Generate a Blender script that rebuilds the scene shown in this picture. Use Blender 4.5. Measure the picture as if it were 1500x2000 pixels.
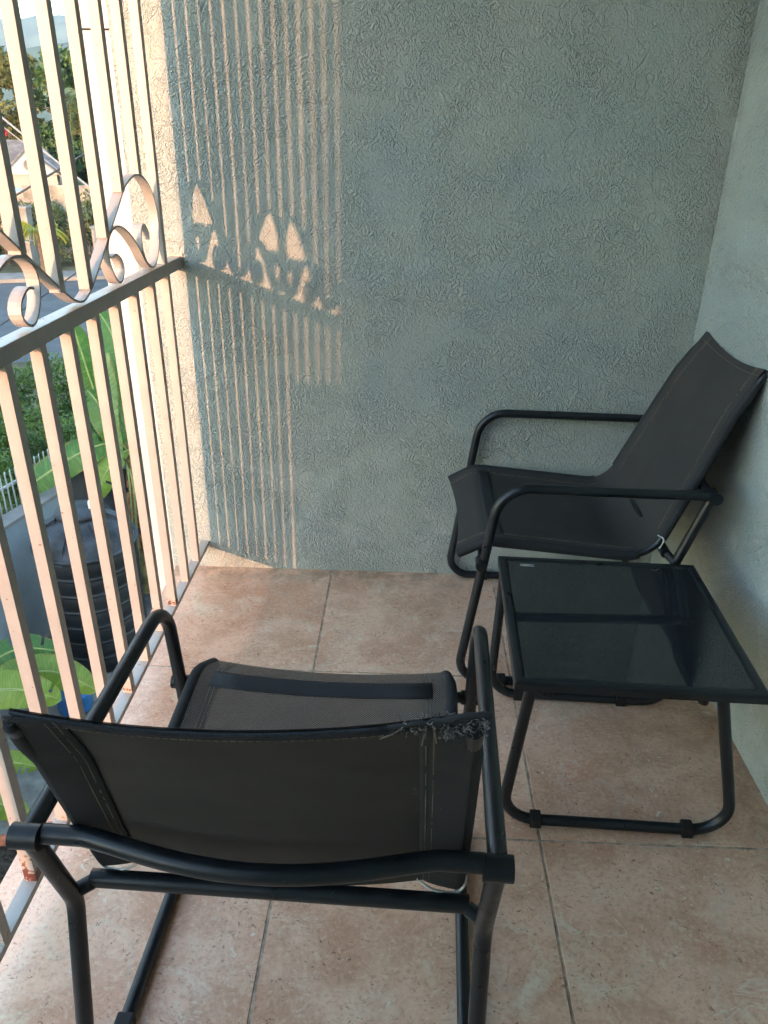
import bpy, bmesh, math, random
import numpy as np
from mathutils import Vector, Matrix

for o in list(bpy.data.objects):
    bpy.data.objects.remove(o, do_unlink=True)
scene = bpy.context.scene
COL = scene.collection
R = math.radians
rnd = random.Random(7)
nrs = np.random.RandomState(11)

# ------------------------------------------------------------------ camera
cam_data = bpy.data.cameras.new("camera")
cam = bpy.data.objects.new("camera", cam_data)
COL.objects.link(cam)
scene.camera = cam
_p, _y, _r = R(26.107), R(1.4286), R(0.972)
fw = Vector((-math.sin(_y) * math.cos(_p), math.cos(_y) * math.cos(_p), -math.sin(_p)))
rt = Vector((math.cos(_y), math.sin(_y), 0))
up = rt.cross(fw)
r2 = rt * math.cos(_r) + up * math.sin(_r)
u2 = -rt * math.sin(_r) + up * math.cos(_r)
M = Matrix((r2, u2, -fw)).transposed().to_4x4()
M.translation = Vector((0, 0, 1.22))
cam.matrix_world = M
cam_data.sensor_fit = 'HORIZONTAL'
cam_data.sensor_width = 36.0
cam_data.lens = 1486.3 / 1500 * 36.0
cam_data.clip_start = 0.02
cam_data.clip_end = 6000

# ------------------------------------------------------------------ sky, sun, exposure
SUN_AZ, SUN_EL = R(13.5), R(4.66)
world = bpy.data.worlds.new("World")
scene.world = world
world.use_nodes = True
wn = world.node_tree
for n in list(wn.nodes):
    wn.nodes.remove(n)
sky = wn.nodes.new("ShaderNodeTexSky")
sky.sky_type = 'NISHITA'
sky.sun_disc = False
sky.sun_elevation = SUN_EL
sky.sun_rotation = math.pi + SUN_AZ
sky.altitude = 100
sky.air_density = 1.0
sky.dust_density = 0.75
sky.ozone_density = 1.5
bg = wn.nodes.new("ShaderNodeBackground")
bg.inputs["Strength"].default_value = 0.15
wo = wn.nodes.new("ShaderNodeOutputWorld")
wn.links.new(sky.outputs[0], bg.inputs[0])
wn.links.new(bg.outputs[0], wo.inputs[0])

sun_data = bpy.data.lights.new("sun", 'SUN')
sun_data.energy = 0.35
sun_data.angle = R(0.53)
sun_data.color = (1.0, 0.50, 0.29)
sun = bpy.data.objects.new("sun", sun_data)
COL.objects.link(sun)
sun_dir = Vector((math.sin(SUN_AZ) * math.cos(SUN_EL), math.cos(SUN_AZ) * math.cos(SUN_EL), -math.sin(SUN_EL)))
sun.rotation_euler = sun_dir.to_track_quat('-Z', 'Y').to_euler()
sun.location = (-8, -30, 8)

vs = scene.view_settings
vs.view_transform = 'Standard'
vs.look = 'None'
vs.exposure = 4.05
vs.gamma = 1.0
vs.use_curve_mapping = False
scene.render.engine = 'CYCLES'
scene.cycles.max_bounces = 7
scene.cycles.diffuse_bounces = 3
scene.cycles.transparent_max_bounces = 12
scene.cycles.caustics_reflective = False
scene.cycles.caustics_refractive = False
scene.cycles.use_adaptive_sampling = True
scene.cycles.adaptive_threshold = 0.02
scene.cycles.use_denoising = True
scene.cycles.denoiser = 'OPENIMAGEDENOISE'
scene.cycles.denoising_prefilter = 'NONE'

# ------------------------------------------------------------------ helpers
def empty(name, loc=(0, 0, 0), rz=0.0):
    o = bpy.data.objects.new(name, None)
    COL.objects.link(o)
    o.location = loc
    o.rotation_euler = (0, 0, rz)
    o.empty_display_size = 0.1
    return o

def tag(o, label=None, cat=None, group=None, kind=None):
    if label: o["label"] = label
    if cat: o["category"] = cat
    if group: o["group"] = group
    if kind: o["kind"] = kind
    return o

def link_mesh(name, me, mat, parent=None, loc=None):
    o = bpy.data.objects.new(name, me)
    COL.objects.link(o)
    if mat is not None:
        me.materials.append(mat)
    if parent is not None:
        o.parent = parent
    if loc is not None:
        o.location = loc
    return o

def mesh_obj(name, verts, faces, mat, parent=None, smooth=False, uvs=None, loc=None):
    me = bpy.data.meshes.new(name)
    me.from_pydata([tuple(v) for v in verts], [], faces)
    if uvs is not None:
        uvl = me.uv_layers.new(name="UVMap")
        for lp in me.loops:
            uvl.data[lp.index].uv = uvs[lp.vertex_index]
    if smooth:
        me.polygons.foreach_set("use_smooth", [True] * len(me.polygons))
    me.update()
    return link_mesh(name, me, mat, parent, loc)

class MB:
    """collects geometry for ONE mesh"""
    def __init__(s):
        s.v, s.f, s.sm = [], [], []
    def add(s, v, f, smooth=False):
        b = len(s.v)
        s.v += [tuple(p) for p in v]
        s.f += [tuple(i + b for i in q) for q in f]
        s.sm += [smooth] * len(f)
    def box(s, x0, x1, y0, y1, z0, z1):
        s.add([(x0, y0, z0), (x1, y0, z0), (x1, y1, z0), (x0, y1, z0), (x0, y0, z1), (x1, y0, z1), (x1, y1, z1), (x0, y1, z1)],
              [(0, 3, 2, 1), (4, 5, 6, 7), (0, 1, 5, 4), (1, 2, 6, 5), (2, 3, 7, 6), (3, 0, 4, 7)])
    def build(s, name, mat, parent=None, bevel=0.0, loc=None):
        me = bpy.data.meshes.new(name)
        me.from_pydata(s.v, [], s.f)
        me.polygons.foreach_set("use_smooth", s.sm)
        if bevel > 0:
            bm = bmesh.new(); bm.from_mesh(me)
            bmesh.ops.bevel(bm, geom=list(bm.edges), offset=bevel, segments=2, affect='EDGES', profile=0.7)
            bm.to_mesh(me); bm.free()
        me.update()
        return link_mesh(name, me, mat, parent, loc)

def box(name, x0, x1, y0, y1, z0, z1, mat, parent=None, bevel=0.0):
    b = MB(); b.box(x0, x1, y0, y1, z0, z1)
    return b.build(name, mat, parent, bevel)

def fillet(pts, radii, seg=8, closed=False):
    """round the corners of a polyline"""
    pts = [Vector(p) for p in pts]
    out = []
    n = len(pts)
    for i in range(n):
        r = radii[i] if isinstance(radii, (list, tuple)) else radii
        if (not closed and i in (0, n - 1)) or r <= 0:
            out.append(pts[i]); continue
        a, b, c = pts[i - 1], pts[i], pts[(i + 1) % n]
        d1, d2 = (a - b), (c - b)
        l1, l2 = d1.length, d2.length
        d1.normalize(); d2.normalize()
        ang = d1.angle(d2)
        if ang > math.pi - 0.02:
            out.append(b); continue
        t = min(r / math.tan(ang / 2), l1 * 0.49, l2 * 0.49)
        rr = t * math.tan(ang / 2)
        bis = (d1 + d2).normalized()
        cen = b + bis * (rr / math.sin(ang / 2))
        p1, p2 = b + d1 * t, b + d2 * t
        v1, v2 = p1 - cen, p2 - cen
        tot = v1.angle(v2)
        ax = v1.cross(v2).normalized()
        for k in range(seg + 1):
            out.append(cen + Matrix.Rotation(tot * k / seg, 3, ax) @ v1)
    return out

def resample(pts, step, closed=False):
    pts = [Vector(p) for p in pts]
    if closed: pts = pts + [pts[0]]
    L = [0.0]
    for a, b in zip(pts, pts[1:]): L.append(L[-1] + (b - a).length)
    n = max(2, int(round(L[-1] / step)))
    out = []; j = 0
    for k in range(n + (0 if closed else 1)):
        d = L[-1] * k / n
        while j < len(L) - 2 and L[j + 1] < d: j += 1
        s = (d - L[j]) / max(1e-9, L[j + 1] - L[j])
        out.append(pts[j].lerp(pts[j + 1], min(1, max(0, s))))
    return out

def smooth_curve(pts, n=10):
    """Catmull-Rom"""
    P = [Vector(p) for p in pts]
    P = [P[0] * 2 - P[1]] + P + [P[-1] * 2 - P[-2]]
    out = []
    for i in range(1, len(P) - 2):
        for k in range(n):
            t = k / n
            a, b, c, d = P[i - 1], P[i], P[i + 1], P[i + 2]
            out.append(0.5 * ((2 * b) + (c - a) * t + (2 * a - 5 * b + 4 * c - d) * t * t + (3 * b - a - 3 * c + d) * t ** 3))
    out.append(P[-2])
    return out

def tube_geo(pts, r, seg=12, closed=False, caps=True, ref=(0.13, 0.31, 0.94)):
    pts = [Vector(p) for p in pts]
    n = len(pts)
    verts, faces = [], []
    nrm = None
    for i in range(n):
        if closed:
            t = pts[(i + 1) % n] - pts[i - 1]
        else:
            t = pts[min(i + 1, n - 1)] - pts[max(i - 1, 0)]
        t.normalize()
        if nrm is None:
            nrm = Vector(ref).cross(t).normalized()
        else:
            nrm = (nrm - t * nrm.dot(t)).normalized()
        bn = t.cross(nrm)
        rr = r(i / (n - 1)) if callable(r) else r
        for k in range(seg):
            a = 2 * math.pi * k / seg
            verts.append(pts[i] + (nrm * math.cos(a) + bn * math.sin(a)) * rr)
    m = n if closed else n - 1
    for i in range(m):
        for k in range(seg):
            a, b = i * seg + k, i * seg + (k + 1) % seg
            c, d = ((i + 1) % n) * seg + (k + 1) % seg, ((i + 1) % n) * seg + k
            faces.append((a, b, c, d))
    return verts, faces

def tube(name, pts, r, mat, parent=None, seg=12, closed=False, caps=True):
    b = MB()
    v, f = tube_geo(pts, r, seg, closed)
    b.add(v, f, True)
    if caps and not closed:
        n = len(pts)
        b.add(v[:seg], [tuple(range(seg))[::-1]], False)
        b.add(v[(n - 1) * seg:], [tuple(range(seg))], False)
    return b.build(name, mat, parent)

def lathe_geo(profile, seg=40):
    v, f = [], []
    n = len(profile)
    for (r, z) in profile:
        for k in range(seg):
            a = 2 * math.pi * k / seg
            v.append((r * math.cos(a), r * math.sin(a), z))
    for i in range(n - 1):
        for k in range(seg):
            f.append((i * seg + k, i * seg + (k + 1) % seg, (i + 1) * seg + (k + 1) % seg, (i + 1) * seg + k))
    return v, f

def lathe(name, profile, mat, parent=None, seg=40, loc=None):
    b = MB(); v, f = lathe_geo(profile, seg); b.add(v, f, True)
    return b.build(name, mat, parent, loc=loc)

# ------------------------------------------------------------------ materials
class NT:
    def __init__(s, name):
        s.m = bpy.data.materials.new(name); s.m.use_nodes = True
        s.t = s.m.node_tree
        s.b = s.t.nodes["Principled BSDF"]; s.out = s.t.nodes["Material Output"]
    def n(s, typ, **kw):
        x = s.t.nodes.new(typ)
        for k, v in kw.items(): setattr(x, k, v)
        return x
    def l(s, a, b): s.t.links.new(a, b)
    def setv(s, node, **kw):
        for k, v in kw.items(): node.inputs[k.replace('_', ' ')].default_value = v
    def geo(s):
        return s.n("ShaderNodeNewGeometry").outputs["Position"]
    def noise(s, vec, scale, detail=2.0, rough=0.5, dist=0.0, out="Fac"):
        x = s.n("ShaderNodeTexNoise")
        s.setv(x, Scale=scale, Detail=detail, Roughness=rough, Distortion=dist)
        if vec is not None: s.l(vec, x.inputs["Vector"])
        return x.outputs[out]
    def math(s, op, a, b=None, c=None, clamp=False):
        x = s.n("ShaderNodeMath", operation=op, use_clamp=clamp)
        for i, v in enumerate((a, b, c)):
            if v is None: continue
            if isinstance(v, (int, float)): x.inputs[i].default_value = v
            else: s.l(v, x.inputs[i])
        return x.outputs[0]
    def maprange(s, v, a, b, c=0.0, d=1.0, smooth=True):
        x = s.n("ShaderNodeMapRange", interpolation_type='SMOOTHSTEP' if smooth else 'LINEAR')
        s.setv(x, From_Min=a, From_Max=b, To_Min=c, To_Max=d)
        s.l(v, x.inputs["Value"])
        return x.outputs[0]
    def mix(s, fac, a, b, blend='MIX'):
        x = s.n("ShaderNodeMix", data_type='RGBA', blend_type=blend)
        for i, v in ((0, fac), (6, a), (7, b)):
            if isinstance(v, (int, float)): x.inputs[i].default_value = v
            elif isinstance(v, tuple): x.inputs[i].default_value = (*v, 1) if len(v) == 3 else v
            else: s.l(v, x.inputs[i])
        return x.outputs[2]
    def bump(s, h, strength=0.5, dist=0.002, normal=None):
        x = s.n("ShaderNodeBump")
        s.setv(x, Strength=strength, Distance=dist)
        s.l(h, x.inputs["Height"])
        if normal is not None: s.l(normal, x.inputs["Normal"])
        return x.outputs[0]
    def add(s, vec, off):
        x = s.n("ShaderNodeVectorMath", operation='ADD')
        s.l(vec, x.inputs[0])
        if isinstance(off, tuple): x.inputs[1].default_value = off
        else: s.l(off, x.inputs[1])
        return x.outputs[0]
    def mul(s, vec, off):
        x = s.n("ShaderNodeVectorMath", operation='MULTIPLY')
        s.l(vec, x.inputs[0]); x.inputs[1].default_value = off
        return x.outputs[0]
    def sep(s, vec):
        x = s.n("ShaderNodeSeparateXYZ"); s.l(vec, x.inputs[0]); return x.outputs
    def col(s, c):
        if isinstance(c, tuple): s.b.inputs["Base Color"].default_value = (*c, 1)
        else: s.l(c, s.b.inputs["Base Color"])
    def rough(s, v):
        if isinstance(v, (int, float)): s.b.inputs["Roughness"].default_value = v
        else: s.l(v, s.b.inputs["Roughness"])
    def spec(s, v): s.b.inputs["Specular IOR Level"].default_value = v

def simple(name, c, rough=0.6, var=0.12, scale=8.0, spec=0.5, bump=0.0, bscale=60.0):
    t = NT(name); p = t.geo()
    n = t.noise(p, scale, 4.0, 0.6)
    lo = tuple(max(0, x * (1 - var * 1.6)) for x in c); hi = tuple(min(1, x * (1 + var * 1.6)) for x in c)
    t.col(t.mix(t.maprange(n, 0.3, 0.7), lo, hi)); t.rough(rough); t.spec(spec)
    if bump: t.l(t.bump(t.noise(p, bscale, 4.0), bump, 0.01), t.b.inputs["Normal"])
    return t.m

def mat_stucco():
    t = NT("sage_stucco"); p = t.geo()
    warp = t.noise(p, 30, 1.0, 0.5, 0.0, "Color")
    pw = t.add(p, t.mul(warp, (0.020, 0.020, 0.020)))
    def ridge(sc, w, detail=0.0, dist=0.4, vec=None):
        n = t.noise(vec if vec is not None else pw, sc, detail, 0.5, dist)
        return t.maprange(t.math('ABSOLUTE', t.math('SUBTRACT', n, 0.5)), 0.0, w, 1.0, 0.0)
    r1 = ridge(92, 0.20)
    r2_ = ridge(160, 0.22, vec=t.add(pw, (3.1, 7.7, 1.3)))
    lump = t.noise(pw, 190, 2.0, 0.6, 0.5)
    arc = t.math('MULTIPLY', ridge(5.0, 0.006, 0.0, 0.6, vec=t.add(p, (9.0, 2.0, 5.0))), t.maprange(t.noise(p, 6.0, 0.0), 0.57, 0.72))
    crease = t.math('MULTIPLY', ridge(17, 0.020, 1.0, 0.8, vec=t.add(p, (4.0, 6.0, 2.0))), t.maprange(t.noise(t.add(p, (8, 1, 3)), 8.0, 1.0), 0.48, 0.62))
    calm = t.maprange(t.noise(p, 6.5, 2.0, 0.6, 0.8), 0.33, 0.62, 0.50, 1.12)
    h = t.math('ADD', t.math('MULTIPLY', r1, 0.34), t.math('MULTIPLY', r2_, 0.26))
    h = t.math('MULTIPLY', t.math('ADD', h, t.math('MULTIPLY', lump, 0.9)), calm)
    h = t.math('SUBTRACT', h, t.math('ADD', t.math('MULTIPLY', arc, 0.10), t.math('MULTIPLY', crease, 0.38)))
    nb = t.bump(h, 1.0, 0.0044)
    t.l(nb, t.b.inputs["Normal"])
    c = t.mix(t.maprange(t.noise(p, 2.3, 4.0, 0.6), 0.35, 0.68), (0.362, 0.410, 0.392), (0.410, 0.440, 0.402))
    c = t.mix(t.maprange(t.noise(t.add(p, (5, 5, 5)), 4.2, 4.0, 0.65), 0.5, 0.78, 0.0, 0.45), c, (0.30, 0.385, 0.405))
    c = t.mix(t.maprange(t.noise(t.add(p, (1, 8, 5)), 7.0, 5.0, 0.7), 0.58, 0.8, 0.0, 0.35), c, (0.345, 0.345, 0.285))
    # pale chalky bloom patches; also paints in the lighter, better lit lower wall
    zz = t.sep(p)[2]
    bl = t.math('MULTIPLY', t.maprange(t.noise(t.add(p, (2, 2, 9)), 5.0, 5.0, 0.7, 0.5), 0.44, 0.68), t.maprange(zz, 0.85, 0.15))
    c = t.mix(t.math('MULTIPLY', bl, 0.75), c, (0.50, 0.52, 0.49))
    # slightly darker along the arc grooves, and specks of chipped paint
    c = t.mix(t.math('MULTIPLY', arc, 0.05), c, (0.18, 0.20, 0.18))
    c = t.mix(t.maprange(t.noise(p, 210, 1.0), 0.70, 0.76, 0.0, 0.6), c, (0.15, 0.17, 0.16))
    # brown water stain running down the inside corner
    sx = t.sep(p)
    st = t.math('MULTIPLY', t.maprange(sx[0], 0.66, 0.765), t.maprange(sx[2], 0.75, 1.3))
    st = t.math('MULTIPLY', st, t.maprange(t.noise(p, 18, 4.0, 0.7), 0.36, 0.62))
    st = t.math('MULTIPLY', st, t.maprange(sx[1], 2.02, 2.05))
    c = t.mix(t.math('MULTIPLY', st, 0.28), c, (0.18, 0.14, 0.11))
    t.col(c); t.rough(0.86); t.spec(0.25)
    return t.m

def mat_tile():
    t = NT("travertine_tile"); p = t.geo()
    oi = t.n("ShaderNodeObjectInfo")
    cx = t.n("ShaderNodeCombineXYZ")
    t.l(t.math('MULTIPLY', oi.outputs["Random"], 37.0), cx.inputs[0]); t.l(t.math('MULTIPLY', oi.outputs["Random"], 91.0), cx.inputs[1])
    q = t.add(p, cx.outputs[0])
    q2 = t.add(q, t.mul(t.noise(q, 9, 3.0, 0.6, 0, "Color"), (0.05, 0.05, 0.05)))
    big = t.noise(q2, 5.5, 6.0, 0.68, 0.3)
    c = t.mix(t.maprange(big, 0.37, 0.63), (0.693, 0.383, 0.250), (0.900, 0.587, 0.420))
    pal = t.noise(t.add(q2, (3, 1, 0)), 7.0, 5.0, 0.65, 0.8)
    c = t.mix(t.maprange(pal, 0.55, 0.74, 0, 0.8), c, (0.900, 0.774, 0.591))
    pk = t.noise(t.add(q, (7, 3, 0)), 3.2, 3.0, 0.5)
    c = t.mix(t.maprange(pk, 0.55, 0.75, 0, 0.5), c, (0.849, 0.435, 0.274))
    st = t.mul(q2, (1.0, 1.15, 1.0))
    crumb = t.noise(st, 115, 4.0, 0.65, 0.15)
    c = t.mix(t.maprange(crumb, 0.52, 0.68, 0, 0.42), c, (0.900, 0.799, 0.604))
    c = t.mix(t.maprange(crumb, 0.48, 0.34, 0, 0.45), c, (0.517, 0.280, 0.176))
    pit = t.noise(st, 150, 2.0, 0.5, 0.8)
    pm = t.math('MULTIPLY', t.maprange(pit, 0.635, 0.685), t.maprange(t.noise(q, 13, 2.0), 0.42, 0.56))
    c = t.mix(t.math('MULTIPLY', pm, 0.8), c, (0.268, 0.127, 0.082))
    fl = t.noise(t.add(st, (11, 4, 2)), 95, 1.0, 0.4, 0.9)
    fm = t.math('MULTIPLY', t.maprange(fl, 0.68, 0.72), t.maprange(t.noise(t.add(q, (2, 9, 0)), 8, 2.0), 0.5, 0.62))
    c = t.mix(t.math('MULTIPLY', fm, 0.8), c, (0.900, 0.822, 0.698))
    vein = t.math('ABSOLUTE', t.math('SUBTRACT', t.noise(t.mul(q2, (0.6, 1.3, 1)), 10, 3.0, 0.55, 1.0), 0.5))
    vm = t.math('MULTIPLY', t.maprange(vein, 0.0, 0.012, 1.0, 0.0), t.maprange(t.noise(t.add(q, (6, 2, 0)), 5, 1.0), 0.52, 0.66))
    c = t.mix(t.math('MULTIPLY', vm, 0.55), c, (0.900, 0.822, 0.677))
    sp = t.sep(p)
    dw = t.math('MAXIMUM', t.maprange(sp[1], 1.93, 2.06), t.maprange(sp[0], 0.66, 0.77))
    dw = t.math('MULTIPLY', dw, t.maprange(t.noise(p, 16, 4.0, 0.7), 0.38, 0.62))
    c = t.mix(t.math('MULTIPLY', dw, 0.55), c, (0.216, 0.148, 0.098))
    wm = t.math('ABSOLUTE', t.math('SUBTRACT', t.noise(t.add(p, (3, 5, 0)), 2.6, 2.0, 0.5, 0.4), 0.52))
    c = t.mix(t.maprange(wm, 0.0, 0.02, 0.22, 0.0), c, (0.714, 0.611, 0.492))
    hsv = t.n("ShaderNodeHueSaturation")
    t.l(c, hsv.inputs["Color"])
    t.l(t.maprange(oi.outputs["Random"], 0, 1, 0.90, 1.06, False), hsv.inputs["Value"])
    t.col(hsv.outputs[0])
    t.rough(t.maprange(crumb, 0.3, 0.7, 0.28, 0.48)); t.spec(0.5)
    h = t.math('SUBTRACT', t.math('MULTIPLY', crumb, 0.5), pm)
    t.l(t.bump(h, 0.35, 0.0012), t.b.inputs["Normal"])
    return t.m

def mat_white_metal(name, rust=0.0, foot=None):
    """cream enamel on steel; rust chips at the welds (foot: z of the weld)"""
    t = NT(name); p = t.geo()
    n = t.noise(p, 14, 4.0, 0.6)
    c = t.mix(t.maprange(n, 0.35, 0.7), (0.41, 0.375, 0.345), (0.455, 0.415, 0.38))
    c = t.mix(t.maprange(t.noise(t.add(p, (4, 4, 4)), 35, 3.0, 0.7), 0.6, 0.75, 0, 0.35), c, (0.60, 0.53, 0.45))
    chips = t.maprange(t.noise(p, 120, 1.0), 0.755, 0.775)
    c = t.mix(t.math('MULTIPLY', chips, 0.8), c, (0.16, 0.07, 0.035))
    if foot is not None:
        z = t.sep(p)[2]
        d = t.math('ABSOLUTE', t.math('SUBTRACT', z, foot))
        m = t.math('SUBTRACT', t.noise(p, 75, 3.0, 0.7, 0.6), t.math('MULTIPLY', d, 9.0 if rust < 0.5 else 4.5))
        edge = t.maprange(m, 0.50 - 0.18 * rust, 0.56 - 0.18 * rust)
        halo = t.maprange(m, 0.40 - 0.18 * rust, 0.55 - 0.18 * rust, 0, 0.55)
        c = t.mix(halo, c, (0.52, 0.27, 0.10))
        c = t.mix(edge, c, (0.14, 0.035, 0.022))
    t.col(c); t.rough(0.42); t.spec(0.5)
    t.l(t.bump(t.noise(p, 90, 3.0), 0.12, 0.001), t.b.inputs["Normal"])
    return t.m

def mat_frame(name="charcoal_enamel", rustx=None):
    t = NT(name); p = t.geo()
    n = t.noise(p, 26, 4.0, 0.65)
    c = t.mix(t.maprange(n, 0.35, 0.7), (0.0065, 0.0090, 0.0125), (0.0115, 0.0150, 0.0195))
    sc = t.noise(t.mul(p, (1, 1, 1)), 85, 3.0, 0.7, 1.5)
    c = t.mix(t.maprange(sc, 0.68, 0.73, 0, 0.6), c, (0.12, 0.12, 0.12))
    if rustx is not None:
        tc = t.n("ShaderNodeTexCoord")
        x = t.math('ABSOLUTE', t.sep(tc.outputs["Object"])[0])
        m = t.math('ADD', t.noise(p, 60, 3.0, 0.6), t.maprange(x, rustx - 0.02, rustx + 0.01, -0.3, 0.32))
        c = t.mix(t.maprange(m, 0.60, 0.70), c, (0.085, 0.028, 0.016))
        c = t.mix(t.maprange(m, 0.82, 0.88, 0, 0.6), c, (0.36, 0.30, 0.25))
    t.col(c); t.spec(0.5)
    t.rough(t.maprange(n, 0.3, 0.7, 0.27, 0.44))
    t.l(t.bump(t.noise(p, 420, 2.0), 0.10, 0.0006), t.b.inputs["Normal"])
    return t.m

def mat_fabric(name, c0, c1, alpha=0.0, uvweave=True):
    t = NT(name); p = t.geo()
    n = t.noise(p, 7, 4.0, 0.65)
    c = t.mix(t.maprange(n, 0.35, 0.68), c0, c1)
    sc = t.math('MULTIPLY', t.maprange(t.noise(t.mul(p, (1, 0.35, 1)), 45, 3.0, 0.7, 1.0), 0.66, 0.74), t.maprange(t.noise(p, 6, 2.0), 0.5, 0.62))
    c = t.mix(t.math('MULTIPLY', sc, 0.45), c, (0.26, 0.24, 0.22))
    t.rough(0.78); t.spec(0.3)
    tc = t.n("ShaderNodeTexCoord")
    uv = t.sep(tc.outputs["UV"])
    w1 = t.math('SINE', t.math('MULTIPLY', uv[0], 2 * math.pi / 0.0046))
    w2 = t.math('SINE', t.math('MULTIPLY', uv[1], 2 * math.pi / 0.0046))
    w = t.math('MULTIPLY', w1, w2)
    c = t.mix(t.maprange(w, -1, 1, 0.0, 0.75), c, tuple(x * 1.8 for x in c1))
    t.col(c)
    t.l(t.bump(w, 0.25, 0.0006), t.b.inputs["Normal"])
    if alpha > 0:
        tr = t.n("ShaderNodeBsdfTransparent")
        mx = t.n("ShaderNodeMixShader")
        t.l(t.maprange(w, -1, 1, alpha * 1.7, alpha * 0.3), mx.inputs[0])
        t.l(t.b.outputs[0], mx.inputs[1]); t.l(tr.outputs[0], mx.inputs[2])
        t.l(mx.outputs[0], t.out.inputs["Surface"])
    return t.m

def mat_leaf(name, c0, c1, rough=0.5, trans=0.35, veins=False):
    t = NT(name)
    g = t.n("ShaderNodeNewGeometry")
    p = g.outputs["Position"]
    f = t.math('ADD', t.math('MULTIPLY', g.outputs["Random Per Island"], 0.6), t.math('MULTIPLY', t.noise(p, 1.3, 3.0), 0.4))
    c = t.mix(t.maprange(f, 0.2, 0.8, smooth=False), c0, c1)
    if veins:
        tc = t.n("ShaderNodeTexCoord")
        uv = t.sep(tc.outputs["UV"])
        vv = t.math('ABSOLUTE', t.math('SUBTRACT', uv[1], 0.5))
        ribs = t.math('SINE', t.math('MULTIPLY', t.math('ADD', uv[0], t.math('MULTIPLY', vv, 0.10)), 260.0))
        c = t.mix(t.maprange(ribs, -1, 1, 0, 0.35), c, tuple(x * 0.55 for x in c0))
        c = t.mix(t.maprange(t.noise(t.mul(tc.outputs["UV"], (14, 1.2, 1)), 2.0, 2.0), 0.45, 0.7, 0, 0.5), c, tuple(min(1, x * 1.5) for x in c1))
        c = t.mix(t.maprange(vv, 0.035, 0.02), c, (0.42, 0.48, 0.16))
        c = t.mix(t.math('MULTIPLY', t.maprange(vv, 0.40, 0.49), t.maprange(t.noise(p, 14, 3.0, 0.7), 0.48, 0.62)), c, (0.20, 0.11, 0.035))
        c = t.mix(t.maprange(t.noise(p, 30, 2.0, 0.6), 0.68, 0.74, 0, 0.7), c, (0.17, 0.10, 0.03))
        t.l(t.bump(ribs, 0.3, 0.004), t.b.inputs["Normal"])
    t.col(c); t.rough(rough); t.spec(0.4)
    tl = t.n("ShaderNodeBsdfTranslucent")
    t.l(t.mix(0.5, c, (c1[0] * 1.6, c1[1] * 1.5, c1[2] * 0.8)), tl.inputs["Color"])
    mx = t.n("ShaderNodeMixShader"); mx.inputs[0].default_value = trans
    t.l(t.b.outputs[0], mx.inputs[1]); t.l(tl.outputs[0], mx.inputs[2])
    t.l(mx.outputs[0], t.out.inputs["Surface"])
    return t.m

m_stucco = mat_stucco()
m_tile = mat_tile()
m_grout = simple("grey_grout", (0.47, 0.35, 0.27), 0.9, 0.25, 40, 0.2)
m_white = mat_white_metal("cream_enamel", 0.0, None)
m_white_foot = mat_white_metal("cream_enamel_rusty_weld", -0.55, 0.10)
m_white_rust = mat_white_metal("cream_enamel_flaked", 0.8, 0.10)
m_white_some = mat_white_metal("cream_enamel_spotted_weld", 0.10, 0.10)
m_white_mid = mat_white_metal("cream_enamel_rail_weld", -0.42, 0.945)
m_whitewall = simple("white_plaster", (0.60, 0.58, 0.55), 0.8, 0.04, 10, 0.3)
m_ceiling = simple("white_ceiling_paint", (0.50, 0.50, 0.48), 0.85, 0.04, 6, 0.3)
m_frame = mat_frame()
m_framerust = mat_frame("charcoal_enamel_rusted_ends", 0.235)
m_seatfab_lit = mat_fabric("mesh_fabric_seat_lit", (0.074, 0.061, 0.053), (0.104, 0.085, 0.072), 0.26)  # chair mesh coloured lighter, painting in the light the seat catches
m_backfab = mat_fabric("mesh_fabric_back", (0.028, 0.0262, 0.0258), (0.041, 0.0382, 0.0372), 0.07)
m_hem = mat_fabric("mesh_fabric_hem", (0.015, 0.016, 0.0185), (0.022, 0.023, 0.026), 0.0)
m_band = simple("navy_webbing", (0.020, 0.024, 0.034), 0.8, 0.3, 400, 0.3)
m_thread = simple("tan_thread", (0.165, 0.135, 0.105), 0.9, 0.2, 30, 0.2)
m_fray = simple("frayed_thread", (0.19, 0.182, 0.175), 0.9, 0.6, 160, 0.2)
m_cord = simple("bare_white_fabric", (0.72, 0.70, 0.67), 0.9, 0.15, 80, 0.2)
m_rubber = simple("black_rubber", (0.012, 0.012, 0.013), 0.55, 0.2, 30, 0.4)

# ------------------------------------------------------------------ balcony structure
YW, XR, XW = 2.065, -0.593, 0.771          # back wall, inner face of railing, right wall
YB = -0.60                                  # wall behind the camera
SLAB_X = -0.708
floor = box("floor", SLAB_X + 0.002, XW + 0.12, YB - 0.1, YW + 0.02, -0.20, -0.0014, m_grout)
tag(floor, kind="structure")
XA, Y1, T, G = -0.2116, 1.5577, 0.5, 0.0029
xs = [SLAB_X] + [XA + T * k for k in range(-1, 4)]
xs = [SLAB_X] + [x for x in xs if SLAB_X + 0.05 < x < XW - 0.01] + [XW + 0.003]
ys = [YB] + [y for y in [Y1 + T * k for k in range(-6, 3)] if YB + 0.05 < y < YW - 0.01] + [YW + 0.003]
for i in range(len(xs) - 1):
    for j in range(len(ys) - 1):
        dz = rnd.uniform(-0.0004, 0.0004)
        b = MB()
        b.box(xs[i] + G, xs[i + 1] - G, ys[j] + G, ys[j + 1] - G, -0.012, dz)
        b.build("tile", m_tile, floor, bevel=0.0009)

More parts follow.
